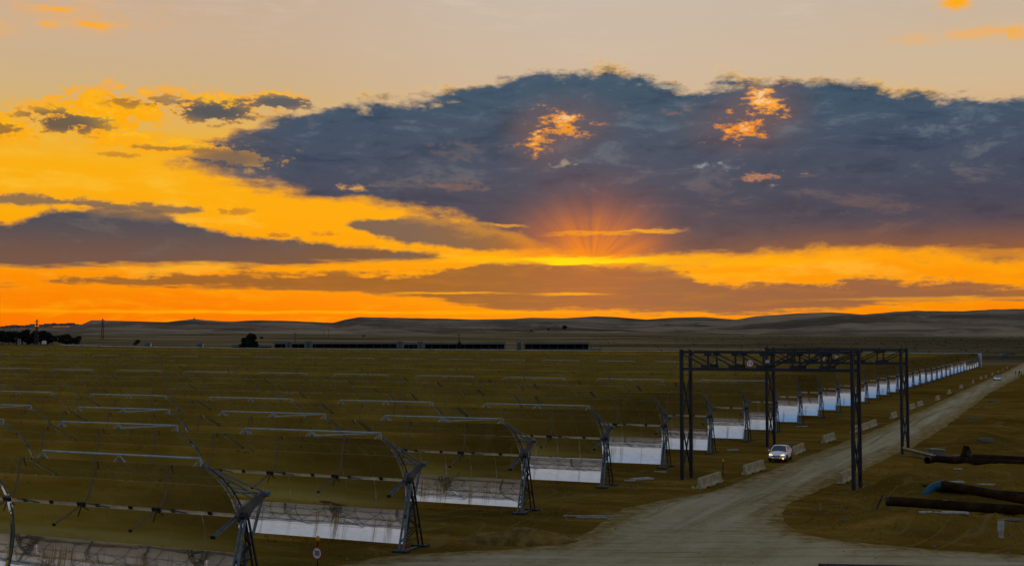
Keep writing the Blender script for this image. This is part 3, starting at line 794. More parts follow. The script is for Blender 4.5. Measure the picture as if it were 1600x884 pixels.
PITCHR = 16.2; STEP = 13.95
tilts = {-2: 23, -1: 23, 0: 22, 1: 26, 2: 24, 3: 19.5, 4: 22, 5: 20, 6: 22, 7: 12, 8: 15, 9: 11, 10: 12, 11: 17, 12: 12, 13: 12, 14: 15, 15: 12, 16: 11}
def row_end(i):
    if i == -2: return Vector((-19.2, 40.5, 0))
    if i == -1: return Vector((-12.35, 54.9, 0))
    return FIELD0 + EX * (PITCHR * i)
NROW = 34
mods = []
rt = random.Random(5)
for i in range(-2, NROW):
    e = row_end(i); til = tilts.get(i, 13 + rt.uniform(-3, 4)) + (10 if i >= 29 else 0)
    for j in range(0, 60):
        p = e - AX * ((STEP if i > 0 else 13.9) * j)
        pr = p - AX * 0; pl = p - AX * ML
        # inside the view (with a margin)?
        if pr.x / pr.y < -.44 and not (i == -2 and j < 3): break
        if i == NROW - 1 and j > 39: break
        z = gz(p.x, p.y)
        tj = til + (rt.uniform(-2.2, 2.2) if j >= 12 else 0) * 0 + rt.uniform(-.25, .25)
        mods.append((i, j, p, z, tj, (pr + (pl - pr) * .5).length))
mods.sort(key=lambda m: m[5])
GROUP = 'rows of parabolic mirror troughs'
def child(me, name, par_, loc, til, label=None):
    o = bpy.data.objects.new(name, me); COL.objects.link(o); o.parent = par_
    o.location = loc; o.rotation_euler = (R(til), 0, 0)
    if label: o['label'] = label
    return o
RIM_ROWS = (-1, 0, 1, 2, 6, 13)
def make_module(i, j, p, z, til, dist, full):
    row = i + 2
    if i == -2: row = 0
    if j == 0: lb = f'mirror trough at the road end of the {ordw(row)} row from the front'
    else: lb = f'mirror trough, {ordw(j + 1)} from the road end in the {ordw(row)} row from the front'
    if i == -2: lb = f'mirror trough of the nearest row, seen only as a reflection, {ordw(j + 1)} from its end'
    t = empty('mirror_trough', (p.x, p.y, z), ROT, lb, 'mirror trough', GROUP)
    c = (0, 0, PIV); k = random.randrange(4)
    child(UP[k], 'mirror', t, c, til); child(LO[(k + i) % 4], 'mirror', t, c, til)
    if i in RIM_ROWS: child(ME['rim'] if i in (0, 1) else ME['rim_far'], 'rim_tube', t, c, til)
    child(ME['frame'], 'end_frame', t, c if j == 0 else (.04, 0, PIV), til)
    if j == 0: child(ME['plate'], 'end_plate', t, c, til)
    child(ME['rear'] if full else ME['rear_far'], 'rear_truss', t, c, til)
    child(ME['spine'], 'spine_beam', t, c, til)
    for x in (NODE, 2 * NODE):
        o = child(ME['arm'], 'receiver_arm', t, (-x, 0, PIV), til)
    child(ME['earm' if j == 0 else 'arm'], 'receiver_arm', t, (.05, 0, PIV), til)
    if j == 0 or full:
        py = child(ME['pylon' if j == 0 else 'pylon_in'], 'pylon', t, (0, 0, 0), 0)
        child(ME['pad' if j == 0 else 'pad_in'], 'foot_pad', py, (0, 0, 0), 0)
N_IND = 298
for n, md in enumerate(mods[:N_IND]): make_module(*md, full=n < 90)
# everything beyond: one mass
rest = mods[N_IND:]
def merged(rest):
    srcs = []
    def arr(me):
        v = np.empty(len(me.vertices) * 3); me.vertices.foreach_get('co', v); v = v.reshape(-1, 3)
        fs = [tuple(p.vertices) for p in me.polygons]; mi = [me.materials[p.material_index] for p in me.polygons]
        return v, fs, mi, [p.use_smooth for p in me.polygons]
    lo_u = arr(mirror_mesh('m', 1, 3, 3, 1)); lo_l = arr(mirror_mesh('m', -1, 4, 3, 1)); rm = arr(ME['rim_far']); pl = arr(ME['plate'])
    mb = MB()
    for tb in (M['steel'],): pass
    fr = MB(); x = .12
    for sg in (1, -1):
        for k in range(4):
            s0 = .3 + .75 * k; s1 = s0 + .72
            fr.bar((x, par(s0) + .05, sg * s0), (x, par(s1) + .05, sg * s1), .08, M['dark_steel'])
    pass
    fm = arr(fr.mesh('t')); sp = arr(ME['spine'])
    for (i, j, p, z, til, d) in rest:
        Mx = Matrix.Translation((p.x, p.y, z + PIV)) @ Matrix.Rotation(ROT, 4, 'Z') @ Matrix.Rotation(R(til), 4, 'X')
        A = np.array(Mx)
        for src in ((lo_u, lo_l, fm, pl, sp) if j == 0 else (lo_u, lo_l, fm, sp)) + ((rm,) if i in RIM_ROWS else ()):
            v = src[0] @ A[:3, :3].T + A[:3, 3]; o = len(mb.v); mb.v += [tuple(q) for q in v]
            for f, m_, s_ in zip(src[1], src[2], src[3]): mb.f.append(tuple(o + a for a in f)); mb.mi.append(mb.mat(m_)); mb.sm.append(s_)
        if j == 0:
            B = Matrix.Translation((p.x, p.y, z)) @ Matrix.Rotation(ROT, 4, 'Z')
            for a, b in (((.4, -1, 0), (.4, 0, PIV)), ((.4, 1.2, 0), (.4, 0, PIV))): mb.bar(B @ Vector(a), B @ Vector(b), .22, M['steel'])
    o = mb.build('distant_mirror_troughs')
    tag(o, 'far rows of mirror troughs merging below the horizon', 'mirror troughs', 'rows of parabolic mirror troughs', 'stuff')
if rest: merged(rest)
print('modules', len(mods))

# pale wind fence behind the last row
def wind_fence():
    e = row_end(NROW - 1) + EX * 3.0 + AX * 1.2
    z0 = gz(e.x, e.y)
    t = empty('wind_fence', (e.x, e.y, 0), 0, 'long pale wind fence behind the last row of troughs', 'fence')
    L = 556; n = 40; pts = []
    for k in range(n + 1):
        p = -AX * (L * k / n); pts.append(Vector((p.x, p.y, gz(e.x + p.x, e.y + p.y))))
    for a in range(0, n, 10):
        mb = MB()
        for k in range(a, a + 10):
            A, B = pts[k] + Vector((0, 0, .3)), pts[k + 1] + Vector((0, 0, .3)); h = Vector((0, 0, 6.15))
            o = EX * .04
            mb.add([A - o, B - o, B - o + h, A - o + h, A + o, B + o, B + o + h, A + o + h], [(0, 1, 2, 3), (7, 6, 5, 4), (3, 2, 6, 7), (0, 4, 5, 1), (0, 3, 7, 4), (1, 5, 6, 2)], M['wind_fence'])
        mb.build('panel', t)
    mb = MB()
    for k in range(0, n + 1):
        for s in (0, .5):
            if k == n and s: continue
            p = pts[k].lerp(pts[min(k + 1, n)], s); mb.box(p + Vector((0, 0, 3.2)) + EX * .16, (.16, .16, 6.7), M['dark_steel'])
    mb.build('post', t)
    mb = MB(); q = EX * -5.5
    A = pts[0] + AX * .1; B = A - EX * 5.5
    mb.bar(A + Vector((0, 0, 3.25)), B + Vector((0, 0, 3.25)), .12, M['wind_fence'], 6.3)
    mb.build('end_panel', t)
wind_fence()

# ------------------------------------------------------------------ gantries
def text_mesh(body, size, mat, name='lettering'):
    cu = bpy.data.curves.new('t', 'FONT'); cu.body = body; cu.size = size; cu.extrude = .004; cu.align_x = 'CENTER'; cu.align_y = 'CENTER'; cu.offset = size * .02
    o = bpy.data.objects.new('t', cu); COL.objects.link(o); bpy.context.view_layer.update()
    me = bpy.data.meshes.new_from_object(o.evaluated_get(bpy.context.evaluated_depsgraph_get())); bpy.data.objects.remove(o)
    me.materials.clear(); me.materials.append(mat); me.name = name
    return me
def disc(mb, c, r, th, m, n=28, rx=None):
    # disc in local xz facing -y
    mb.tube(Vector(c), Vector(c) + Vector((0, th, 0)), r, m, n)
def gantry(A, B, lab, sign_t, bays=6, H=10.85, sep=2.0, baseblocks=(0, 0, 1, 1)):
    A, B = Vector(A), Vector(B); d = (B - A); L = d.length; rz = math.atan2(d.y, d.x)
    t = empty('height_gantry', A, rz, lab, 'height gantry', 'steel height gantries over the road')
    g = M['gantry']; dep = 1.62; w = .26
    zb = H - dep
    for side, x in ((0, 0.0), (1, L)):
        mb = MB()
        for yy in (0, sep):
            mb.box((x, yy, (H + .12) / 2), (w, w, H + .12), g)
        n = 2
        for k in range(n):
            z0 = .4 + (zb - .5) * k / n; z1 = .4 + (zb - .5) * (k + 1) / n
            mb.bar((x, 0, z0), (x, sep, z1), .10, g); mb.bar((x, sep, z0), (x, 0, z1), .10, g)
            mb.bar((x, .1, z1), (x, sep - .1, z1), .08, g) if k == 0 else None
        for yy in (0, sep): mb.box((x, yy, .02), (.55, .55, .06), g)
        lg = mb.build('leg', t)
        for q, yy in enumerate((0, sep)):
            if side or True:
                f = MB(); hh = 1.5 if side else .5
                f.prism([(-.42, -hh), (.42, -hh), (.42, -.04), (.38, 0), (-.38, 0), (-.42, -.04)], yy - .42, yy + .42, M['concrete_dark'] if not side else M['concrete'], lambda u, v, ww, x=x: (x + u, ww, v - .012))
                f.build('footing', lg)
    for k_, yy in enumerate((0, sep)):
        mb = MB()
        mb.bar((.13, yy, H - .1), (L - .13, yy, H - .1), .20, g, .22); mb.bar((.13, yy, zb + .1), (L - .13, yy, zb + .1), .20, g, .24)
        bw = L / bays
        for k in range(1, bays): mb.bar((bw * k, yy, zb + .2), (bw * k, yy, H - .2), .13, g)
        for k in range(bays):
            x0, x1 = bw * k, bw * (k + 1)
            if k < bays / 2: mb.bar((x0 + .1, yy, H - .25), (x1 - .05, yy, zb + .25), .11, g)
            else: mb.bar((x1 - .1, yy, H - .25), (x0 + .05, yy, zb + .25), .11, g)
        for k in range(1, bays):
            mb.box((bw * k + (-.2 if k <= bays / 2 else .2), yy - .125, zb + .30), (.75, .03, .32), g)
            mb.box((bw * k, yy - .125, H - .28), (.6, .03, .26), g)
        mb.build('truss_beam', t)
    mb = MB()
    for k in range(bays + 1):
        x = L * k / bays
        if 0 < k < bays: mb.bar((x, .1, H - .12), (x, sep - .1, H - .12), .10, g); mb.bar((x, .1, zb + .1), (x, sep - .1, zb + .1), .10, g)
    mb.build('cross_brace', t)
    mb = MB(); sx = L * sign_t
    disc(mb, (0, 0, 0), .33, .03, M['red']); disc(mb, (0, -.012, 0), .255, .02, M['white_sign'])
    s = mb.build('height_sign', t, (sx, -.20, zb + .62)); s['label'] = 'round white height limit sign with red ring'
    o = bpy.data.objects.new('number', text_mesh('7.3', .30, M['black_text'])); COL.objects.link(o); o.parent = s
    o.location = (0, -.02, 0); o.rotation_euler = (math.pi / 2, 0, 0)
    mb = MB(); mb.box((0, 0, 0), (.42, .14, .30), M['silo']); mb.box((0, -.085, 0), (.34, .02, .22), M['white_sign']); mb.bar((0, .05, -.1), (0, .1, -.5), .05, g)
    mb.build('floodlight', t, (sx + .85, -.25 + sep, zb + .75))
    return t
gA, gB = gp(1066, 749), gp(1334, 765.5)
gantry(gA, gB, 'nearer black steel height gantry spanning the gravel road', .425)
rA, rB = gp(1199, 698), gp(1410, 709)
gantry(rA, rB, 'farther black steel height gantry spanning the road behind the nearer one', .44)

# ------------------------------------------------------------------ concrete barriers
def barrier_mesh(L, m, H=.86):
    mb = MB(); prof = [(-.30, 0), (.30, 0), (.30, .10), (.15, .32), (.09, H), (-.09, H), (-.15, .32), (-.30, .10)]
    # notches underneath: body in pieces
    nn = [(-L / 2, -L * .30), (-L * .30, -L * .14), (-L * .14, L * .14), (L * .14, L * .30), (L * .30, L / 2)]
    for k, (a, b) in enumerate(nn):
        p = [(u, (max(v, .085) if k in (1, 3) else v)) for u, v in prof]
        mb.prism(p, a, b, m, lambda u, v, w: (w, u, v))
    return mb.mesh('concrete_barrier')
BAR = [((1097, 764), (1135, 751), 'pale concrete barrier by the left foot of the nearer gantry'),
       ((1168, 742), (1197, 732.5), 'concrete road barrier just in front of the white car'),
       ((1226, 708), (1239, 703.5), 'dark concrete barrier behind the white car'),
       ((1244, 711), (1263, 702), 'pale concrete barrier right behind the parked white car'),
       ((1291, 692), (1306, 686.5), 'single concrete barrier alone between white car and the barrier trio'),
       ((1334, 677), (1347, 673), 'left end barrier of the three touching concrete barriers by the road'),
       ((1348, 673), (1360, 669), 'middle barrier of the three touching concrete barriers by the road'),
       ((1361, 668.5), (1373, 664), 'right end barrier of the three touching concrete barriers by the road'),
       ((1396, 654), (1411, 647), 'concrete barrier seen partly behind the farther gantry right leg'),
       ((1424, 640), (1436, 635.5), 'nearer barrier of the pair just beyond the farther gantry'),
       ((1437, 635), (1448, 631), 'farther barrier of the pair just beyond the farther gantry'),
       ((1465, 625.5), (1478, 620), 'lone concrete barrier beyond the touching pair past the gantry'),
       ((1483, 615.5), (1495, 611), 'small pale barrier midway between gantry and distant white car'),
       ((1502, 607), (1512, 603), 'small barrier before the short upright one on the road edge'),
       ((1521, 599), (1526, 596.5), 'short narrow barrier standing alone nearest the distant white car'),
       ((1533, 592.5), (1540, 590), 'barrier left of the distant white car, nearer of two'),
       ((1541, 590), (1549, 586.5), 'barrier left of the distant white car, longer of two'),
       ((1551, 586), (1556, 584), 'barrier just behind the distant white car'),
       ((1560, 582.5), (1567, 579.5), 'pale barrier in the last cluster before the road bends'),
       ((1568, 579), (1572, 577), 'tiny barrier in the middle of the last roadside cluster'),
       ((1574, 576), (1578, 574.3), 'farthest concrete barrier on the left road edge')]
def place_barrier(a, b, lab, m=None, maxL=5.6):
    A, B = gp(*a), gp(*b); d = B - A; L = max(2.4, min(maxL, d.length)); c = A + d.normalized() * (L / 2)
    o = bpy.data.objects.new('concrete_barrier', barrier_mesh(L, m or M['concrete'])); COL.objects.link(o)
    n = Vector((-d.y, d.x, 0)).normalized() * .28
    c = c + n
    o.location = (c.x, c.y, gz(c.x, c.y) + .004 if road_sd(np.array([c.x]), np.array([c.y]))[0] < -.8 else .06); o.rotation_euler = (0, 0, math.atan2(d.y, d.x) + random.uniform(-.02, .02))
    tag(o, lab, 'barrier', 'concrete barriers along the road')
    return o
for k, (a, b, lab) in enumerate(BAR): place_barrier(a, b, lab, M['concrete_dark'] if k == 2 else None)
place_barrier((1318, 757), (1334, 749), 'concrete barrier tucked behind the right foot of the nearer gantry', maxL=4.5)
# toppled barrier
p = gpt(1438, 714)
o = bpy.data.objects.new('toppled_barrier', barrier_mesh(3.2, M['concrete'])); COL.objects.link(o)
o.location = p + Vector((0, 0, .28)); o.rotation_euler = (R(62), R(10), R(-42))
tag(o, 'toppled concrete barrier lying beside the farther gantry right foot', 'barrier', 'concrete barriers along the road')
p = gpt(1461, 713); mb = MB(); mb.box((0, 0, .38), (1.75, .9, .8), M['concrete_dark']); mb.box((.2, 0, .79), (1.4, .8, .05), M['concrete'])
o = mb.build('concrete_block', None, p); o.rotation_euler = (0, R(3), R(-8)); tag(o, 'square concrete block lying right of the toppled barrier', 'block')

# ------------------------------------------------------------------ cars
def sedan(name, loc, rz, lab, paint, lights=True, grp=None):
    """x forward, z up; length 4.4, width 1.72"""
    t = empty(name, loc, rz, lab, 'car', grp)
    # stations: x, half width at belt, z bottom, z belt(shoulder), z bonnet centre
    st = [(-2.18, .62, .42, .78, .82), (-2.08, .74, .28, .92, .98), (-1.75, .82, .22, .98, 1.06), (-1.2, .86, .20, .96, 1.05), (-.4, .87, .19, .93, .98), (.5, .87, .19, .91, .98), (1.0, .86, .20, .88, .97), (1.55, .84, .22, .80, .88), (1.95, .78, .24, .72, .78), (2.15, .66, .30, .62, .66), (2.21, .52, .36, .54, .56)]
    ring = []
    for (x, w, zb, zs, zc) in st:
        ring.append([(x, -w * .82, zb), (x, -w, zb + .16), (x, -w * 1.01, (zb + zs) / 2 + .05), (x, -w * .97, zs - .03), (x, -w * .88, zs + .02), (x, -w * .45, zc), (x, 0, zc + .015), (x, w * .45, zc), (x, w * .88, zs + .02), (x, w * .97, zs - .03), (x, w * 1.01, (zb + zs) / 2 + .05), (x, w, zb + .16), (x, w * .82, zb)])
    mb = MB(); n = 13; vs = [v for r in ring for v in r]
    fs = [(k * n + i, k * n + (i + 1) % n, (k + 1) * n + (i + 1) % n, (k + 1) * n + i) for k in range(len(ring) - 1) for i in range(n)]
    mb.add(vs, fs, paint, True); mb.add(ring[0], [tuple(range(n))], paint); mb.add(ring[-1], [tuple(range(n))[::-1]], paint)
    body = mb.build('body', t)
    # cabin
    mb = MB(); w0, w1 = .76, .60
    low = [(-1.72, .98), (1.02, .94)]; up = [(-1.02, 1.42), (.16, 1.44)]
    roofm = [(-1.02, 1.40), (-.7, 1.455), (-.2, 1.475), (.16, 1.44)]
    for k in range(3):
        (xa, za), (xb, zb_) = roofm[k], roofm[k + 1]
        mb.add([(xa, -w1, za - .03), (xb, -w1, zb_ - .03), (xb, 0, zb_ + .01), (xa, 0, za + .01), (xa, w1, za - .03), (xb, w1, zb_ - .03)], [(0, 1, 2, 3), (3, 2, 5, 4)], paint, True)
    for sg in (-1, 1):   # pillars
        for (a, b, th) in (((1.04, sg * w0, .95), (.16, sg * w1, 1.42), .055), ((-.36, sg * (w0 + .035), .95), (-.36, sg * w1, 1.43), .06), ((-1.72, sg * w0, .98), (-1.02, sg * w1, 1.38), .09), ((-1.02, sg * w1, 1.39), (.16, sg * w1, 1.42), .05)):
            mb.bar(a, b, th, paint)
    mb.build('roof', t)
    g = MB()
    g.add([(1.03, -w0 + .02, .95), (1.03, w0 - .02, .95), (.17, w1 - .02, 1.41), (.17, -w1 + .02, 1.41)], [(0, 1, 2, 3)], M['glass']); g.build('windscreen', t)
    g = MB(); g.add([(-1.70, w0 - .02, .99), (-1.70, -w0 + .02, .99), (-1.03, -w1 + .02, 1.38), (-1.03, w1 - .02, 1.38)], [(0, 1, 2, 3)], M['glass']); g.build('rear_window', t)
    for sg in (-1, 1):
        g = MB(); q = [(-1.62, sg * (w0 + .0), .96), (.98, sg * (w0 + .0), .94), (.17, sg * (w1 + .0), 1.40), (-1.0, sg * (w1 + .0), 1.38)]
        g.add(q, [(0, 1, 2, 3) if sg < 0 else (3, 2, 1, 0)], M['glass']); g.build('side_window', t)
        d = MB()
        for x in (-1.30, -.36, .85): d.box((x, sg * .874, .60), (.012, .012, .56), M['black_plastic'])
        d.box((-.55, sg * .88, .78), (.16, .02, .03), M['black_plastic']); d.box((.5, sg * .88, .78), (.16, .02, .03), M['black_plastic'])
        d.box((-.1, sg * .872, .30), (2.1, .03, .10), M['black_plastic']); d.build('side_trim', t)
        m_ = MB(); m_.box((.72, sg * .97, 1.0), (.12, .18, .13), paint); m_.bar((.78, sg * .80, .95), (.74, sg * .92, .97), .05, M['black_plastic']); m_.build('wing_mirror', t)
        h = MB(); h.prism([(.40, .60), (.70, .62), (.74, .74), (.60, .76), (.42, .70)], 0, 1, M['headlight'] if lights else M['white_sign'], lambda u, v, w, sg=sg: (2.10 - (u - .4) * .42 + w * .08, sg * u, v)); h.build('headlight', t)
        f = MB(); f.tube((2.1, sg * .60, .36), (2.18, sg * .60, .36), .075, M['headlight'] if (lights and sg > 0) else M['black_plastic'], 12); f.build('fog_light', t)
        rl = MB(); rl.box((-2.12, sg * .64, .84), (.12, .26, .18), M['red']); rl.build('tail_light', t)
        for wx in (1.36, -1.30):
            w = MB()
            w.tube((wx, sg * .66, .32), (wx, sg * .875, .32), .325, M['tyre'], 22)
            ob = w.build('wheel', t)
            w = MB(); w.tube((wx, sg * .86, .32), (wx, sg * .882, .32), .21, M['rim'], 16)
            for a in range(5):
                an = a * 2 * math.pi / 5; w.bar((wx, sg * .888, .32), (wx + .2 * math.cos(an), sg * .888, .32 + .2 * math.sin(an)), .04, M['black_plastic'])
            w.build('hub_cap', ob)
            ar = MB()
            for a in range(9):
                a0 = math.pi * a / 9; a1 = math.pi * (a + 1) / 9
                ar.bar((wx + .37 * math.cos(a0), sg * .868, .32 + .37 * math.sin(a0)), (wx + .37 * math.cos(a1), sg * .868, .32 + .37 * math.sin(a1)), .05, M['black_plastic'])
            ar.build('wheel_arch', t)
    gr = MB(); gr.box((2.165, 0, .585), (.10, .92, .085), M['black_plastic']); gr.box((2.222, 0, .60), (.012, .8, .012), M['rim']); gr.box((2.225, 0, .59), (.012, .10, .08), M['rim']); gr.build('grille', t)
    lo = MB(); lo.box((2.15, 0, .30), (.16, 1.20, .13), M['black_plastic']); lo.build('bumper_intake', t)
    pl = MB(); pl.box((2.235, 0, .46), (.012, .50, .11), M['plate']); pl.build('number_plate', t)
    return t
hd = math.atan2(-EX.y, -EX.x) + R(2)
pc = gp(1212, 722.5); c = pc + Vector((EX.x, EX.y, 0)) * 2.2
sedan('saloon_car', (c.x, c.y, .05), hd, 'white saloon car with amber headlights lit beside the barriers', M['car_white'])
pc = gp(1557.5, 595); c = pc + EX * 2.2
sedan('saloon_car', (c.x, c.y, .06), math.atan2(-c.y, -c.x) + R(4), 'distant white car driving on the gravel road near the people', M['car_white'], False)
# dark blue storage container whose roof edge just enters the frame
def container():
    H = 2.45; d = raydir(1279, 880.3); tt = (H - EYE) / d.z; A = Vector((d.x * tt, d.y * tt, 0)); L, W = 6.0, 2.4
    t = empty('storage_container', (A.x, A.y, .03), R(-7), 'dark blue container whose roof edge shows at the bottom of the gravel', 'container')
    mb = MB(); mb.box((L / 2, -W / 2, H - .06), (L - .02, W - .02, .10), M['container'])
    for k in range(24): mb.box((.15 + k * (L - .3) / 23, -W / 2, H), (.10, W - .3, .03), M['container'])
    mb.build('roof', t)
    mb = MB()
    for y in (-.05, -W + .05):
        mb.box((L / 2, y, H / 2 - .05), (L - .1, .03, H - .2), M['container'])
        for k in range(26): mb.box((.2 + k * (L - .4) / 25, y + (.03 if y > -1 else -.03), H / 2 - .05), (.10, .04, H - .3), M['container'])
    mb.box((.05, -W / 2, H / 2 - .05), (.04, W - .1, H - .2), M['container'])
    mb.build('wall', t)
    mb = MB()
    for x in (.06, L - .06):
        for y in (-.06, -W + .06): mb.box((x, y, H / 2), (.14, .14, H - .02), M['container'])
    mb.build('corner_post', t)
    for y in (-.62, -W + .62):
        mb = MB(); mb.box((L - .03, y, H / 2 - .05), (.05, 1.08, H - .25), M['container']); mb.tube((L + .03, y, .2), (L + .03, y, H - .25), .02, M['dark_steel'], 6); mb.build('door', t)
container()

# ------------------------------------------------------------------ signs and posts
def speed_sign():
    p = gp(495, 905); t = empty('speed_limit_sign', (p.x, p.y, gz(p.x, p.y)), R(-32), 'small round white sign reading 30 with red ring and orange lamp', 'road sign')
    mb = MB(); mb.tube((0, .05, 0), (0, .05, 1.95), .028, M['rust_pipe'], 8); mb.build('post', t)
    mb = MB(); disc(mb, (0, 0, 0), .33, .02, M['red'], 32); disc(mb, (0, -.010, 0), .255, .012, M['white_sign'], 32)
    s = mb.build('sign_disc', t, (0, 0, 1.28))
    o = bpy.data.objects.new('number', text_mesh('30', .32, M['black_text'])); COL.objects.link(o); o.parent = s; o.location = (0, -.016, 0); o.rotation_euler = (math.pi / 2, 0, 0)
    mb = MB(); mb.path([(0, .05, 1.86), (0, .05, 1.92), (0, .05, 2.05), (0, .05, 2.13)], [.05, .11, .10, .03], M['orange'], 14); mb.build('warning_lamp', t)
speed_sign()
p = gpt(1129.5, 743); t = empty('marker_post', p, 0, 'thin red post with yellow cap behind the nearest barrier', 'marker post')
mb = MB(); mb.tube((0, 0, 0), (.03, 0, 1.25), .035, M['rust_pipe'], 8); mb.build('pole', t)
mb = MB(); mb.path([(.03, 0, 1.2), (.03, 0, 1.27), (.03, 0, 1.4), (.03, 0, 1.46)], [.05, .11, .10, .03], M['yellow'], 12); mb.build('cap', t)
p = gpt(1083, 764); mb = MB(); mb.path([(0, 0, 0), (0, 0, .06), (0, 0, .2), (0, 0, .26)], [.10, .15, .13, .04], M['yellow'], 12); tag(mb.build('warning_lamp', None, p), 'yellow lamp lying at the left foot of the nearest barrier', 'lamp')
p = gpt(1564, 838); t = empty('concrete_pillar', p, 0, 'short pale concrete pillar standing at the right edge', 'pillar')
mb = MB(); mb.path([(0, 0, -.1), (0, 0, .4), (.02, 0, .92), (.02, 0, .98)], [.19, .19, .185, .175], M['board'], 16); mb.build('shaft', t)
mb = MB(); mb.tube((.02, 0, .98), (.02, 0, 1.0), .13, M['concrete_dark'], 14); mb.build('top_opening', t)

# ------------------------------------------------------------------ pipes
PIPE_Z = .34
def pipe(pts, r, m, lab, name='pipe', open0=True, cat='pipe', lift=.0, mat2=None):
    P = []
    for k_, (px, py) in enumerate(pts):
        q = gp(px, py, .35); P.append(Vector((q.x, q.y, PIPE_Z + r * .8 + (lift[k_] if isinstance(lift, list) else lift))))
    o0 = P[0].copy(); Q = [p - o0 for p in P]
    t = empty(name, o0, 0, lab, cat, 'large pipes lying on the dirt')
    mb = MB(); mb.path(Q, r, m, 20, caps=False); mb.path(Q, r * .90, M['pipe_inside'], 20, caps=False)
    d = (Q[1] - Q[0]).normalized()
    q = d.to_track_quat('Z', 'Y').to_matrix(); ring = []
    n = 20; vs = []
    for i in range(n):
        a = 2 * math.pi * i / n; v = q @ Vector((math.cos(a), math.sin(a), 0)); vs += [v * r, v * r * .9]
    mb.add([Q[0] + v for v in vs], [(2 * i, 2 * i + 1, (2 * i + 3) % (2 * n), (2 * i + 2) % (2 * n)) for i in range(n)], m)
    mb.build('barrel', t)
    mb = MB(); mb.tube(Q[0] + d * .02, Q[0] + d * .22, r * 1.04, M['dark_steel'], 20, cap=False); mb.build('collar', t)
    return t, o0
pipe([(1385, 788), (1420, 790), (1500, 796), (1600, 803), (1760, 815)], .33, M['rust_pipe'], 'long dark pipe lying nearest the gravel road junction')
pipe([(1472, 769), (1500, 773), (1560, 783), (1620, 792), (1760, 810)], .33, M['rust_pipe'], 'dark pipe joined to the blue elbow', lift=[.34, .28, .2, .12, .05])
pipe([(1432, 764), (1470, 767), (1560, 774), (1640, 781), (1760, 790)], .24, M['rust_pipe'], 'thinner dark pipe lying behind the blue elbow')
pipe([(1449, 723), (1463, 720.5), (1500, 724), (1560, 727), (1620, 730), (1760, 738)], .33, M['rust_pipe'], 'dark pipe with open end near the toppled barrier')
pipe([(1516, 716), (1560, 718), (1640, 723), (1760, 730)], .26, M['rust_pipe'], 'dark pipe lying farthest back behind the open ended one')
# blue elbow
q = gp(1472, 769, .35); e0 = Vector((q.x, q.y, PIPE_Z + .26 + .34))
mb = MB(); d = (gp(1500, 773, .35) - gp(1472, 769, .35)).normalized()
pts = []
for k in range(10):
    a = k / 9 * math.pi / 2
    pts.append(Vector((-1.55 * math.sin(a) + .1, -.35 * math.sin(a), -(1 - math.cos(a)) * 1.15)))
mb.path(pts, .30, M['blue_pipe'], 18, caps=False); mb.path(pts, .26, M['pipe_inside'], 18, caps=False)
o = mb.build('pipe_elbow', None, e0); tag(o, 'blue curved pipe elbow bending down to the dirt', 'pipe elbow')
# flange stack on back pipe
p = gpt(1510, 717); t = empty('valve_stand', p, R(20), 'dark rusty valve stand at the end of the back pipe', 'valve')
mb = MB(); mb.prism([(-.75, 0), (.75, 0), (.5, .5), (.12, 1.25), (-.12, 1.3), (-.35, .6)], -.25, .25, M['rust_pipe'], lambda u, v, w: (u, w, v)); mb.build('frame', t)
mb = MB(); mb.tube((0, -.32, .55), (0, .3, .55), .3, M['dark_steel'], 14); mb.build('flange', t)

# ------------------------------------------------------------------ loose debris
def plank(px, py, L, W, H, rz, m, lab, name='plank', cat='board', lift=0.0, tilt=0.0):
    p = gpt(px, py); mb = MB(); mb.box((0, 0, H / 2), (L, W, H), m); mb.box((L * .2, W * .1, H + .012), (L * .5, W * .6, .02), m)
    o = mb.build(name, None, p + Vector((0, 0, lift))); o.rotation_euler = (0, tilt, rz); tag(o, lab, cat); return o
plank(1475, 813, 2.9, .45, .08, R(-6), M['board'], 'long pale board lying in front of the nearest dark pipe')
plank(1442, 811, 1.6, .5, .07, R(10), M['blue_pipe'], 'flat blue sheet left of the long pale board', 'sheet', 'sheet')
plank(1530, 757, 2.6, .25, .08, R(-4), M['board'], 'thin pale plank on the dirt between the two pipe groups')
plank(1432, 779, 1.0, .3, .12, R(4), M['board'], 'small pale slab behind the nearest dark pipe', 'slab', 'slab')
plank(1470, 784, 1.4, .8, .12, R(20), M['concrete'], 'pale slab lying under the blue elbow', 'slab', 'slab')
plank(1495, 717, .75, .4, .35, R(4), M['silo'], 'small pale blue box beside the valve stand', 'crate', 'crate')
plank(1471, 728, 1.3, .7, .14, R(30), M['board'], 'pale broken slab in front of the open ended pipe', 'slab', 'slab')
plank(1497, 733, .7, .3, .08, R(-10), M['board'], 'tiny pale offcut below the open ended pipe', 'offcut', 'offcut')
plank(1580, 813, 1.2, .4, .10, R(8), M['concrete_dark'], 'grey scrap lying near the concrete pillar', 'scrap', 'scrap')
plank(1490, 773, 1.6, .35, .08, R(2), M['board'], 'pale strip lying on top of the blue elbow pipe', 'strip', 'strip', lift=.75)
plank(1003, 749, 1.9, .9, .12, R(28), M['board'], 'pale broad board left on the soil beyond the fourth row', lift=.02)
plank(984, 751, .9, .4, .08, R(5), M['board'], 'small pale board left of the broad board on soil')
plank(1145, 703, 1.3, .5, .08, R(20), M['board'], 'pale board on the soil between the gantry and car')
plank(920, 806, 3.4, .10, .06, R(-4), M['board'], 'thin pale pole lying on the soil beside the road', 'pole', 'pole')
plank(926, 808.5, 2.2, .08, .05, R(-10), M['board'], 'shorter pale pole beside the thin lying pole', 'pole', 'pole')
plank(1181, 659, .9, .4, .08, R(20), M['board'], 'small pale board right of the nearer gantry left leg')
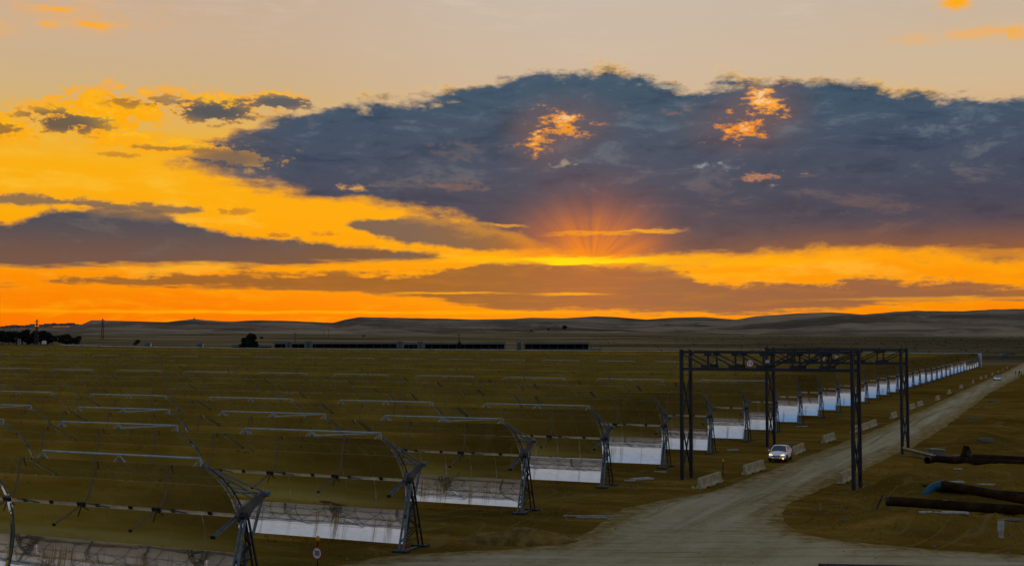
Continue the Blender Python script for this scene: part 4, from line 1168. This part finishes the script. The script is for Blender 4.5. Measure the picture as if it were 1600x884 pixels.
plank(1032, 737, 1.1, .3, .06, R(-20), M['board'], 'small pale strip left of the nearer gantry foot', 'strip', 'strip')
plank(1253, 666, 1.6, .3, .06, R(5), M['board'], 'pale strip near the foot of the eighth row', 'strip', 'strip')
plank(1552, 628, 1.8, .6, .25, R(-5), M['concrete_dark'], 'grey slab on the dirt farthest right of the road', 'slab', 'slab')
plank(1520, 655, 2.2, .5, .22, R(-5), M['concrete_dark'], 'long grey slab beside the road on the dirt', 'slab', 'slab')
plank(1561, 663, 1.3, .6, .25, R(12), M['concrete_dark'], 'dark slab half buried on the open dirt', 'slab', 'slab')
plank(1540, 686, 1.5, .8, .35, R(-12), M['concrete_dark'], 'dark lump of concrete above the back pipe', 'slab', 'slab')
p = gpt(1368, 785); mb = MB(); mb.bar((0, 0, 0), (.55, .1, 1.15), .10, M['black_plastic']); tag(mb.build('leaning_stake', None, p), 'black stake leaning out of the dirt left of the pipes', 'stake')
p = gpt(1281, 796); mb = MB(); mb.bar((0, 0, 0), (.02, 0, .5), .035, M['board']); tag(mb.build('survey_stake', None, p), 'thin pale stake at the inner corner of the junction', 'stake')

def rock(px, py, r, lab=None, i=0):
    p = gpt(px, py); mb = MB(); rr = random.Random(i); n, k = 9, 5; vs = []
    for a in range(k + 1):
        ph = math.pi / 2 * a / k
        for b in range(n):
            th = 2 * math.pi * b / n; q = r * (1 + rr.uniform(-.22, .22)); vs.append((q * math.cos(th) * math.cos(ph) * 1.2, q * math.sin(th) * math.cos(ph), q * math.sin(ph) * .7 - .03))
    fs = [(a * n + b, a * n + (b + 1) % n, (a + 1) * n + (b + 1) % n, (a + 1) * n + b) for a in range(k) for b in range(n)]
    mb.add(vs, fs, M['rock']); o = mb.build('rock', None, p); o['category'] = 'rock'; o['group'] = 'loose rocks on the dirt'; o['label'] = lab
for i, (px, py, r, lb) in enumerate([(1322, 812, .22, 'pale rock beside the inner corner of the junction'), (1350, 760, .25, 'rock right of the nearer gantry footing'), (1395, 757, .2, 'small rock on the mound behind the leaning stake'), (1408, 742, .3, 'rock below the farther gantry footing'), (1536, 636, .4, 'pale rock on the dirt below the grey slab'), (1549, 639, .3, 'small rock right of the pale one'), (1243, 842, .10, 'tiny stone on the gravel bend')]): rock(px, py, r, lb, i)

# loose stones strewn along the edges: nobody could count them
def stones():
    mb = MB(); rr = random.Random(3); m = [M['rock'], M['concrete_dark']]
    cnt = 0
    while cnt < 2600:
        px, py = rr.uniform(380, 1600), rr.uniform(600, 884); q = gp(px, py)
        sd = float(road_sd(np.array([q.x]), np.array([q.y]))[0])
        if sd > 0 and rr.random() < .75: continue
        cnt += 1; r = rr.uniform(.02, .075) * (1 + (rr.random() < .06)); z = gz(q.x, q.y) + (.06 if sd > 0 else 0)
        c = Vector((q.x, q.y, z)); vs = [c + Vector((math.cos(a) * r * rr.uniform(.7, 1.3), math.sin(a) * r * rr.uniform(.7, 1.3), -.01)) for a in (0, 1.2, 2.5, 3.8, 5.0)] + [c + Vector((0, 0, r * .8))]
        mb.add(vs, [(i, (i + 1) % 5, 5) for i in range(5)], m[cnt % 2])
    o = mb.build('loose_stones'); tag(o, 'small loose stones strewn over the soil and gravel', 'stones', None, 'stuff')
stones()
# heap of excavated soil by the junction
def heap():
    c = gp(812, 846); n = 60; m = 36
    xs = np.linspace(-3.9, 3.5, n); ys = np.linspace(-1.7, 1.8, m); X, Y = np.meshgrid(xs, ys)
    env = np.clip(1 - (X / 3.7) ** 2 - (Y / 1.6) ** 2, -.2, 1)
    Z = env * .8 * (.55 + fbm(X * .8 + 9, Y * .8, 8)) + (fbm(X * 2.2, Y * 2.2, 15) - .45) * .30 * np.clip(env * 2, 0, 1)
    Z = Z - .04 + ground_h(X + c.x, Y + c.y)
    o = grid_mesh('soil_heap', X, Y, Z, M['heap']); o.location = (c.x, c.y, 0); o.rotation_euler = (0, 0, 0)
    tag(o, 'low heap of dug brown soil beside the gravel junction', 'soil heap')
M['heap'] = simple('dug_soil', (.16, .092, .02), .95, 0, .5, 1.2, .1, .6)
heap()

# dry weed tufts
def tufts():
    mb = MB(); rr = random.Random(12); m = M['weed']
    for _ in range(2600):
        i = rr.randrange(-1, 12)
        if rr.random() < .55:
            e = row_end(i) if i >= 0 else row_end(-1); q = e - AX * rr.uniform(-3, 26) - EX * rr.uniform(-1.2, 1.2)
        else:
            a = gp(rr.uniform(1200, 1600), rr.uniform(600, 850)); q = a
        if road_sd(np.array([q.x]), np.array([q.y]))[0] > -1: continue
        z = gz(q.x, q.y)
        for b in range(4):
            an = rr.uniform(0, 6.28); h = rr.uniform(.06, .28); w = .02; o = Vector((math.cos(an), math.sin(an), 0))
            base = Vector((q.x, q.y, z)) + o * rr.uniform(0, .12); s = Vector((-o.y, o.x, 0)) * w
            mb.add([base - s, base + s, base + o * h * .5 + Vector((0, 0, h))], [(0, 1, 2)], m)
    o = mb.build('dry_weeds'); tag(o, 'sparse dry yellow weeds growing at the trough feet', 'weeds', None, 'stuff')
M['weed'] = simple('dry_weed', (.13, .095, .02), .9)
tufts()

# ------------------------------------------------------------------ people
def person(px, py, rz, lab, pose, top, h=1.75):
    p = gpt(px, py)
    a = pose
    J = {'pel': (0, 0, .93), 'sp': (.01, 0, 1.12), 'ch': (0, 0, 1.34), 'nk': (0, 0, 1.50), 'hd': (.02, 0, 1.60), 'hd2': (.02, 0, 1.72)}
    for s, sg in (('l', 1), ('r', -1)):
        st = a * .12 * sg
        J.update({'hip' + s: (0, sg * .09, .90), 'kn' + s: (.03 + st, sg * .10, .49), 'an' + s: (-.02 + st * 1.6, sg * .11, .09), 'toe' + s: (.15 + st * 1.6, sg * .13, .04),
                  'sh' + s: (0, sg * .18, 1.42), 'elb' + s: (-.03 + .1 * a, sg * .25, 1.14), 'wr' + s: (.10 + .12 * a, sg * .22, .91), 'hn' + s: (.13 + .12 * a, sg * .21, .82)})
    keys = list(J); E_ = [('pel', 'sp'), ('sp', 'ch'), ('ch', 'nk'), ('nk', 'hd'), ('hd', 'hd2')]
    rad = dict(pel=(.15, .12), sp=(.135, .11), ch=(.16, .12), nk=(.06, .06), hd=(.085, .085), hd2=(.08, .08))
    for s in 'lr':
        E_ += [('pel', 'hip' + s), ('hip' + s, 'kn' + s), ('kn' + s, 'an' + s), ('an' + s, 'toe' + s), ('ch', 'sh' + s), ('sh' + s, 'elb' + s), ('elb' + s, 'wr' + s), ('wr' + s, 'hn' + s)]
        rad.update({'hip' + s: (.09, .09), 'kn' + s: (.06, .06), 'an' + s: (.045, .045), 'toe' + s: (.04, .035), 'sh' + s: (.06, .06), 'elb' + s: (.045, .045), 'wr' + s: (.032, .032), 'hn' + s: (.035, .025)})
    me = bpy.data.meshes.new('person'); me.from_pydata([J[k] for k in keys], [(keys.index(a_), keys.index(b_)) for a_, b_ in E_], [])
    o = bpy.data.objects.new('person', me); COL.objects.link(o)
    md = o.modifiers.new('s', 'SKIN'); sv = me.skin_vertices[0].data
    for i, k_ in enumerate(keys): sv[i].radius = rad[k_]; sv[i].use_root = (k_ == 'pel')
    o.modifiers.new('d', 'SUBSURF').levels = 1; o.modifiers['d'].render_levels = 1
    bpy.context.view_layer.update()
    m2 = bpy.data.meshes.new_from_object(o.evaluated_get(bpy.context.evaluated_depsgraph_get())); o.modifiers.clear(); o.data = m2
    m2.materials.clear()
    for m_ in (M['trousers'], top, M['skin'], M['hair']): m2.materials.append(m_)
    for f in m2.polygons:
        c = f.center; f.use_smooth = True
        f.material_index = 0 if c.z < .93 and abs(c.y) < .19 else (2 if c.z < .94 or c.z > 1.47 else 1)
        if c.z > 1.68 or (c.z > 1.56 and c.x < -.02): f.material_index = 3
    o.location = p; o.rotation_euler = (0, 0, rz); o.scale = (h / 1.78,) * 3
    tag(o, lab, 'person', 'people standing on the far road')
M['green_cloth'] = simple('green_vest', (.10, .24, .02), .8)
person(1587.3, 586.2, R(200), 'person in a blue jacket standing leftmost on the far road', .3, M['blue_cloth'])
person(1591.2, 586.6, R(160), 'person in a green vest and dark trousers facing the one in blue', -.4, M['green_cloth'])
person(1593.2, 586.0, R(250), 'person in dark clothing half hidden between two bright vests', .5, M['trousers'])
person(1596.2, 586.8, R(180), 'person in a yellow high visibility vest standing rightmost', .2, M['hivis'])

# ------------------------------------------------------------------ far objects
def far_pt(px, dist):
    d = raydir(px, 534); d = Vector((d.x, d.y, 0)).normalized() * dist
    return Vector((d.x, d.y, gz(d.x, d.y)))
def far_h(py, dist): return EYE + (534 - py) / FPX * dist
# vehicle under blue cover on the far dirt
p = gpt(1568.5, 558.5); t = empty('covered_vehicle', p, R(20), 'blue covered vehicle parked alone on the far dirt', 'vehicle')
mb = MB(); mb.prism([(-3.0, .35), (3.0, .35), (2.8, 1.1), (1.3, 1.6), (.5, 2.3), (-1.2, 2.4), (-2.8, 1.3)], -1.1, 1.1, M['tarp'], lambda u, v, w: (u, w, v)); mb.build('body', t)
for x in (-1.9, 1.8):
    for s in (-1, 1):
        mb = MB(); mb.tube((x, s * 1.0, .42), (x, s * 1.2, .42), .42, M['tyre'], 14); mb.build('wheel', t)

def barn(px0, px1, dist, ytop, lab, open_end=False):
    a, b = far_pt(px0, dist), far_pt(px1, dist); d = b - a; L = math.hypot(d.x, d.y); h = far_h(ytop, dist) - min(a.z, b.z)
    t = empty('cattle_shed', (a.x, a.y, min(a.z, b.z)), math.atan2(d.y, d.x), lab, 'shed', 'long dark sheds behind the field')
    W = 16; eave = h - 1.6
    mb = MB(); mb.prism([(-1, eave), (W / 2, h), (W + 1, eave), (W + 1, eave - .3), (W / 2, h - .35), (-1, eave - .3)], 0 if not open_end else 0, L * (.86 if open_end else 1), M['barn_roof'], lambda u, v, w: (w, u, v)); mb.build('roof', t)
    mb = MB(); mb.box((L * .43 if open_end else L / 2, W - 1, (eave - .3) / 2), (L * .84 if open_end else L - 1, .3, eave - .4), M['barn_dark']); mb.build('wall', t)
    mb = MB(); n = max(3, int(L / 6.5))
    for k in range(n + 1):
        for y in (0, W):
            mb.box((L * k / n, y, eave / 2), (.28, .28, eave), M['barn_post'])
        if open_end and k > n * .84: mb.bar((L * k / n, 0, eave), (L * k / n, W / 2, h), .22, M['barn_post']); mb.bar((L * k / n, W, eave), (L * k / n, W / 2, h), .22, M['barn_post'])
    mb.build('post', t)
    mb = MB(); mb.box((L / 2, 1.2, .5), (L, .2, .9), M['barn_post']); mb.build('feed_rail', t)
barn(362, 425, 980, 538, 'low dark shed beneath the big round tree')
barn(427, 622, 1000, 533.8, 'long dark shed between the round tree and middle silos')
barn(630, 655, 990, 534.8, 'short dark shed between two pairs of silos')
barn(662, 790, 1000, 534.2, 'dark shed with sloped roof between middle and right silos')
barn(818, 938, 1000, 534, 'dark open shed with bare frame at its right end', True)
def silos(px, dist, ytop, n, lab, r=1.7):
    c = far_pt(px, dist); h = far_h(ytop, dist) - c.z
    for k in range(n):
        q = c + Vector(((k - (n - 1) / 2) * 2 * r * 1.05, 0, 0))
        t = empty('feed_silo', (q.x, q.y, q.z), 0, lab if n == 1 else ('left ' if k == 0 else 'right ') + lab, 'silo', 'feed silos by the sheds')
        mb = MB(); mb.tube((0, 0, 1.6), (0, 0, h - 1.0), r, M['silo'], 18, cap=False); mb.build('shell', t)
        mb = MB(); mb.tube((0, 0, h - 1.0), (0, 0, h), r, M['silo'], 18, r2=.25); mb.build('roof_cone', t)
        mb = MB(); mb.tube((0, 0, .4), (0, 0, 1.6), .3, M['silo'], 14, r2=r)
        for a in range(4): mb.bar((r * .9 * math.cos(a * 1.57), r * .9 * math.sin(a * 1.57), 0), (r * .9 * math.cos(a * 1.57), r * .9 * math.sin(a * 1.57), 1.7), .15, M['barn_post'])
        mb.build('base', t)
silos(451, 960, 532, 2, 'silo of the pair nearest the round tree', 1.3)
silos(482, 955, 531, 2, 'silo of the wider second pair from the round tree', 1.6)
silos(625, 955, 531.5, 2, 'silo of the pair left of the short shed', 1.3)
silos(657, 955, 532, 2, 'silo of the pair right of the short shed', 1.2)
silos(811, 955, 532.3, 2, 'silo of the pair beside the open frame shed', 1.0)

def tree(px, dist, ytop, wpx, lab, grp, leaf='leaf_dark', name='tree', n=900, base=None, low=.15):
    p = far_pt(px, dist)
    if base is not None:
        p.z = EYE + (534 - base) / FPX * dist
    h = far_h(ytop, dist) - p.z; w = wpx / FPX * dist / 2
    t = empty(name, p, random.uniform(0, 6), lab, 'tree', grp)
    mb = MB(); mb.path([(0, 0, -1), (.1, 0, h * .25), (.2, .1, h * .55)], [.035 * h + .1, .025 * h + .08, .012 * h], M['bark'], 8)
    rr = random.Random(int(px * 7 + dist))
    lobes = []
    for k in range(9):
        a = rr.uniform(0, 6.28); q = rr.uniform(.15, .62); zz = rr.uniform(low + .2, .85)
        lobes.append((w * q * math.cos(a), w * q * math.sin(a), h * zz, w * rr.uniform(.32, .5), h * rr.uniform(.14, .22)))
        mb.bar((.1, 0, h * .3), (lobes[-1][0] * .8, lobes[-1][1] * .8, h * zz), .04 * h * .3 + .05, M['bark'])
    mb.build('trunk', t)
    mb = MB(); per = n // 9; ls = max(.16, w * .12)
    for (x, y, z, rw, rh) in lobes:
        for _ in range(per):
            v = Vector((rr.gauss(0, 1), rr.gauss(0, 1), rr.gauss(0, 1))).normalized() * rr.uniform(.55, 1.08)
            c = Vector((x + v.x * rw, y + v.y * rw, z + v.z * rh)); u = Vector((rr.gauss(0, 1), rr.gauss(0, 1), rr.gauss(0, 1))).normalized(); s_ = u.cross(Vector((rr.gauss(0, 1), rr.gauss(0, 1), rr.gauss(0, 1)))).normalized()
            k = ls * rr.uniform(.6, 1.4); mb.add([c - u * k, c + s_ * k * .7, c + u * k, c - s_ * k * .7], [(0, 1, 2, 3)], M[leaf])
    mb.build('crown', t)
tree(388, 945, 522, 33, 'big round dark tree rising above the low shed', None, 'leaf_dark', 'tree', 2600, low=.05)
tl = [(3, 519, 18), (14, 517, 16), (26, 519, 14), (35, 515.5, 14), (44, 519, 15), (54, 518, 14), (64, 517, 15), (74, 520, 15), (82, 521, 10)]
for k, (px, yt, w) in enumerate(tl):
    w_ = ['leftmost tree of the dark wood, cut by the frame', 'second tree from the left in the dark wood', 'lower tree in the dark wood left of its tallest', 'tallest pointed tree of the dark wood', 'dark wood tree just left of the lattice tower', 'dark wood tree right behind the lattice tower', 'broad dark wood tree right of the lattice tower', 'lower dark wood tree near the right end', 'small last tree at the right end of the dark wood'][k]
    tree(px, 1150 + (k % 3) * 15, yt, w * 1.5, w_, 'trees of the dark wood at far left', 'leaf_dark', 'tree', 1100, base=536.5, low=-.05)
for k, (px, yt, w, l_) in enumerate([(97, 523, 16, 'left one of the brownish bushy trees right of the dark wood'), (107, 522.5, 18, 'middle brownish bushy tree right of the dark wood'), (118, 525.5, 16, 'right low brownish bushy tree right of the dark wood')]):
    tree(px, 1150, yt, w * 1.3, l_, 'brownish bushy trees', 'leaf_brown', 'tree', 1000, base=536.5, low=-.1)
tree(883, 2300, 508, 10, 'small rounded tree alone on the far hillside', None, 'leaf_dark', 'tree', 700, base=515.5)
tree(857, 2250, 513, 8, 'tiny flat bush left of the lone hillside tree', None, 'leaf_dark', 'bush', 300, base=516.5)
tree(830, 2200, 515, 5, 'tiniest bush on the hillside left of the lone tree', None, 'leaf_dark', 'bush', 300, base=518.5)
tree(568, 1700, 523.5, 6, 'tiny bush on the plain above the long shed', None, 'leaf_dark', 'bush', 300, base=526)
tree(213, 1080, 530, 11, 'small dark bush left of the blue hut behind the field', None, 'leaf_brown', 'bush', 500)
tree(718, 990, 530, 8, 'brown bush above the dark shed roof', None, 'leaf_brown', 'bush', 400, low=.3)
tree(408, 1300, 526, 8, 'small bush right of the big round tree', None, 'leaf_dark', 'bush', 300, base=530)

# dark scrub on the plain at right: one mass
def scrub():
    mb = MB(); rr = random.Random(77)
    for _ in range(900):
        px = rr.uniform(930, 1640) if rr.random() < .8 else rr.uniform(100, 930); d = rr.uniform(820, 2300); p = far_pt(px, d)
        if rr.random() > (px - 600) / 1000 + .25: continue
        s = rr.uniform(.4, 1.2)
        for _k in range(5):
            c = p + Vector((rr.uniform(-s, s), rr.uniform(-s, s), rr.uniform(.1, .8) * s)); u = Vector((rr.gauss(0, 1), rr.gauss(0, 1), rr.gauss(0, 1))).normalized(); v = u.cross(Vector((0, .3, 1))).normalized(); k = s * .55
            mb.add([c - u * k, c + v * k, c + u * k, c - v * k], [(0, 1, 2, 3)], M['leaf_brown'])
    tag(mb.build('scrub'), 'low dark scrub dotted over the plain below the hills', 'scrub', None, 'stuff')
scrub()

def lattice_tower(px, dist, ytop, lab, base=536):
    p = far_pt(px, dist); p.z = EYE + (534 - base) / FPX * dist - 1; h = far_h(ytop, dist) - p.z
    t = empty('lattice_tower', p, .2, lab, 'pylon', 'lattice power towers at far left')
    mb = MB(); w = h * .13; g = M['dark_steel']; n = 7; wd = .30
    def cw(k): return w / 2 * (1 - k * .85)
    for k in range(n):
        a, b = k / n, (k + 1) / n
        for sx, sy in ((-1, -1), (1, -1), (1, 1), (-1, 1)):
            mb.bar((sx * cw(a), sy * cw(a), a * h), (sx * cw(b), sy * cw(b), b * h), wd, g)
        for (s0, s1) in (((-1, -1), (1, -1)), ((1, -1), (1, 1)), ((1, 1), (-1, 1)), ((-1, 1), (-1, -1))):
            mb.bar((s0[0] * cw(a), s0[1] * cw(a), a * h), (s1[0] * cw(b), s1[1] * cw(b), b * h), wd * .6, g); mb.bar((s1[0] * cw(a), s1[1] * cw(a), a * h), (s0[0] * cw(b), s0[1] * cw(b), b * h), wd * .6, g)
    mb.build('mast', t)
    for z in (.68, .80, .92):
        mb = MB(); L = h * .09; mb.bar((-L, 0, z * h), (L, 0, z * h), wd, g); mb.bar((-L, 0, z * h), (0, 0, z * h + h * .03), wd * .5, g); mb.bar((L, 0, z * h), (0, 0, z * h + h * .03), wd * .5, g); mb.build('cross_arm', t)
lattice_tower(57, 1130, 501.5, 'dark lattice power tower standing before the dark wood')
lattice_tower(160, 1500, 499.5, 'fainter lattice power tower before the flat topped hill', 533)
def pole(px, dist, ytop, ybase, lab, w=.35):
    p = far_pt(px, dist); p.z = EYE + (534 - ybase) / FPX * dist - 1; h = far_h(ytop, dist) - p.z
    t = empty('utility_pole', p, 0, lab, 'pole', 'thin poles on the plain')
    mb = MB(); mb.tube((0, 0, 0), (0, 0, h), w, M['dark_steel'], 6, r2=w * .6); mb.build('mast', t)
    mb = MB(); mb.bar((-1.4, 0, h * .93), (1.4, 0, h * .93), .3, M['dark_steel']); mb.build('cross_arm', t)
pole(461, 1050, 520.5, 535, 'utility pole just right of the round tree shed')
pole(513.5, 1800, 514, 527, 'faint utility pole above the long shed')
pole(506, 1850, 514.5, 526, 'fainter pole left of the faint utility pole')
pole(717, 1000, 522, 537, 'utility pole above the sloped roof shed')
pole(866, 2250, 508.5, 516, 'pole beside the lone hillside tree')
pole(25, 1000, 528, 539, 'thin pale pole before the dark wood at far left')
# huts behind the field
def hut(px, dist, ytop, wpx, lab, m, ybase=None, grp=None, name='hut'):
    p = far_pt(px, dist)
    if ybase is not None: p.z = EYE + (534 - ybase) / FPX * dist
    h = far_h(ytop, dist) - p.z; w = wpx / FPX * dist
    t = empty(name, p, random.uniform(-.2, .2), lab, 'building', grp)
    mb = MB(); mb.box((0, 0, h * .36 - .5), (w, w * .7, h * .72 + 1), m); mb.build('wall', t)
    mb = MB(); mb.prism([(-w * .40, h * .72), (w * .40, h * .72), (0, h)], -w * .54, w * .54, M['house_roof'] if m is M['house'] else m, lambda u, v, ww: (ww, u, v)); mb.build('roof', t)
    mb = MB()
    mb.box((0, -w * .35 - .02, h * .25), (w * .16, .06, h * .45), M['barn_dark']); mb.box((w * .28, -w * .35 - .02, h * .42), (w * .14, .06, h * .16), M['barn_dark']); mb.build('door', t)
hut(231, 960, 534.5, 9, 'bluish hut behind the left part of the field', M['silo'])
hut(313, 960, 535.5, 8, 'second bluish hut left of the round tree', M['silo'])
hut(30, 980, 529, 4, 'small grey hut standing beside the thin pale pole', M['house'], 536)
hut(69, 1090, 532.5, 5, 'tiny white hut right of the near lattice tower', M['white_sign'], 535)
vill = [(4, 511.5), (12, 511), (22, 510.6), (31, 510.2), (42, 510), (50, 509.2), (66, 508.8), (75, 508), (84, 507.6), (90, 507.5), (98, 507.6), (110, 507.3), (120, 508), (128, 509)]
for k, (px, py) in enumerate(vill):
    hut(px, 3300, py - .2 - (k % 3) * .5, 5 + (k % 4) * 1.8, f'{ordw(k + 1)} house from the left in the village on the far ridge', M['house'], py + 3.2, 'houses of the village on the far ridge', 'village_house')
for k, (px, py, wd) in enumerate([(145, 508, 9), (155, 507.5, 6), (163, 509, 8)]):
    hut(px, 3100, py, wd, ['left', 'middle', 'right'][k] + ' pale shed below the flat topped hill edge', M['house'], py + 4, 'pale sheds below the flat topped hill', 'shed')
# mast on the hill with the knob
p = far_pt(303, 4000); p.z = EYE + (534 - 499) / FPX * 4000 - 2
t = empty('radio_mast', p, 0, 'tiny mast on the knob of the left hill', 'mast'); mb = MB(); mb.tube((0, 0, 0), (0, 0, 9), .8, M['dark_steel'], 6, r2=.4); mb.build('pole', t)
mb = MB(); mb.box((0, 0, 1.2), (5, 5, 2.6), M['dark_steel']); mb.build('hut', t)
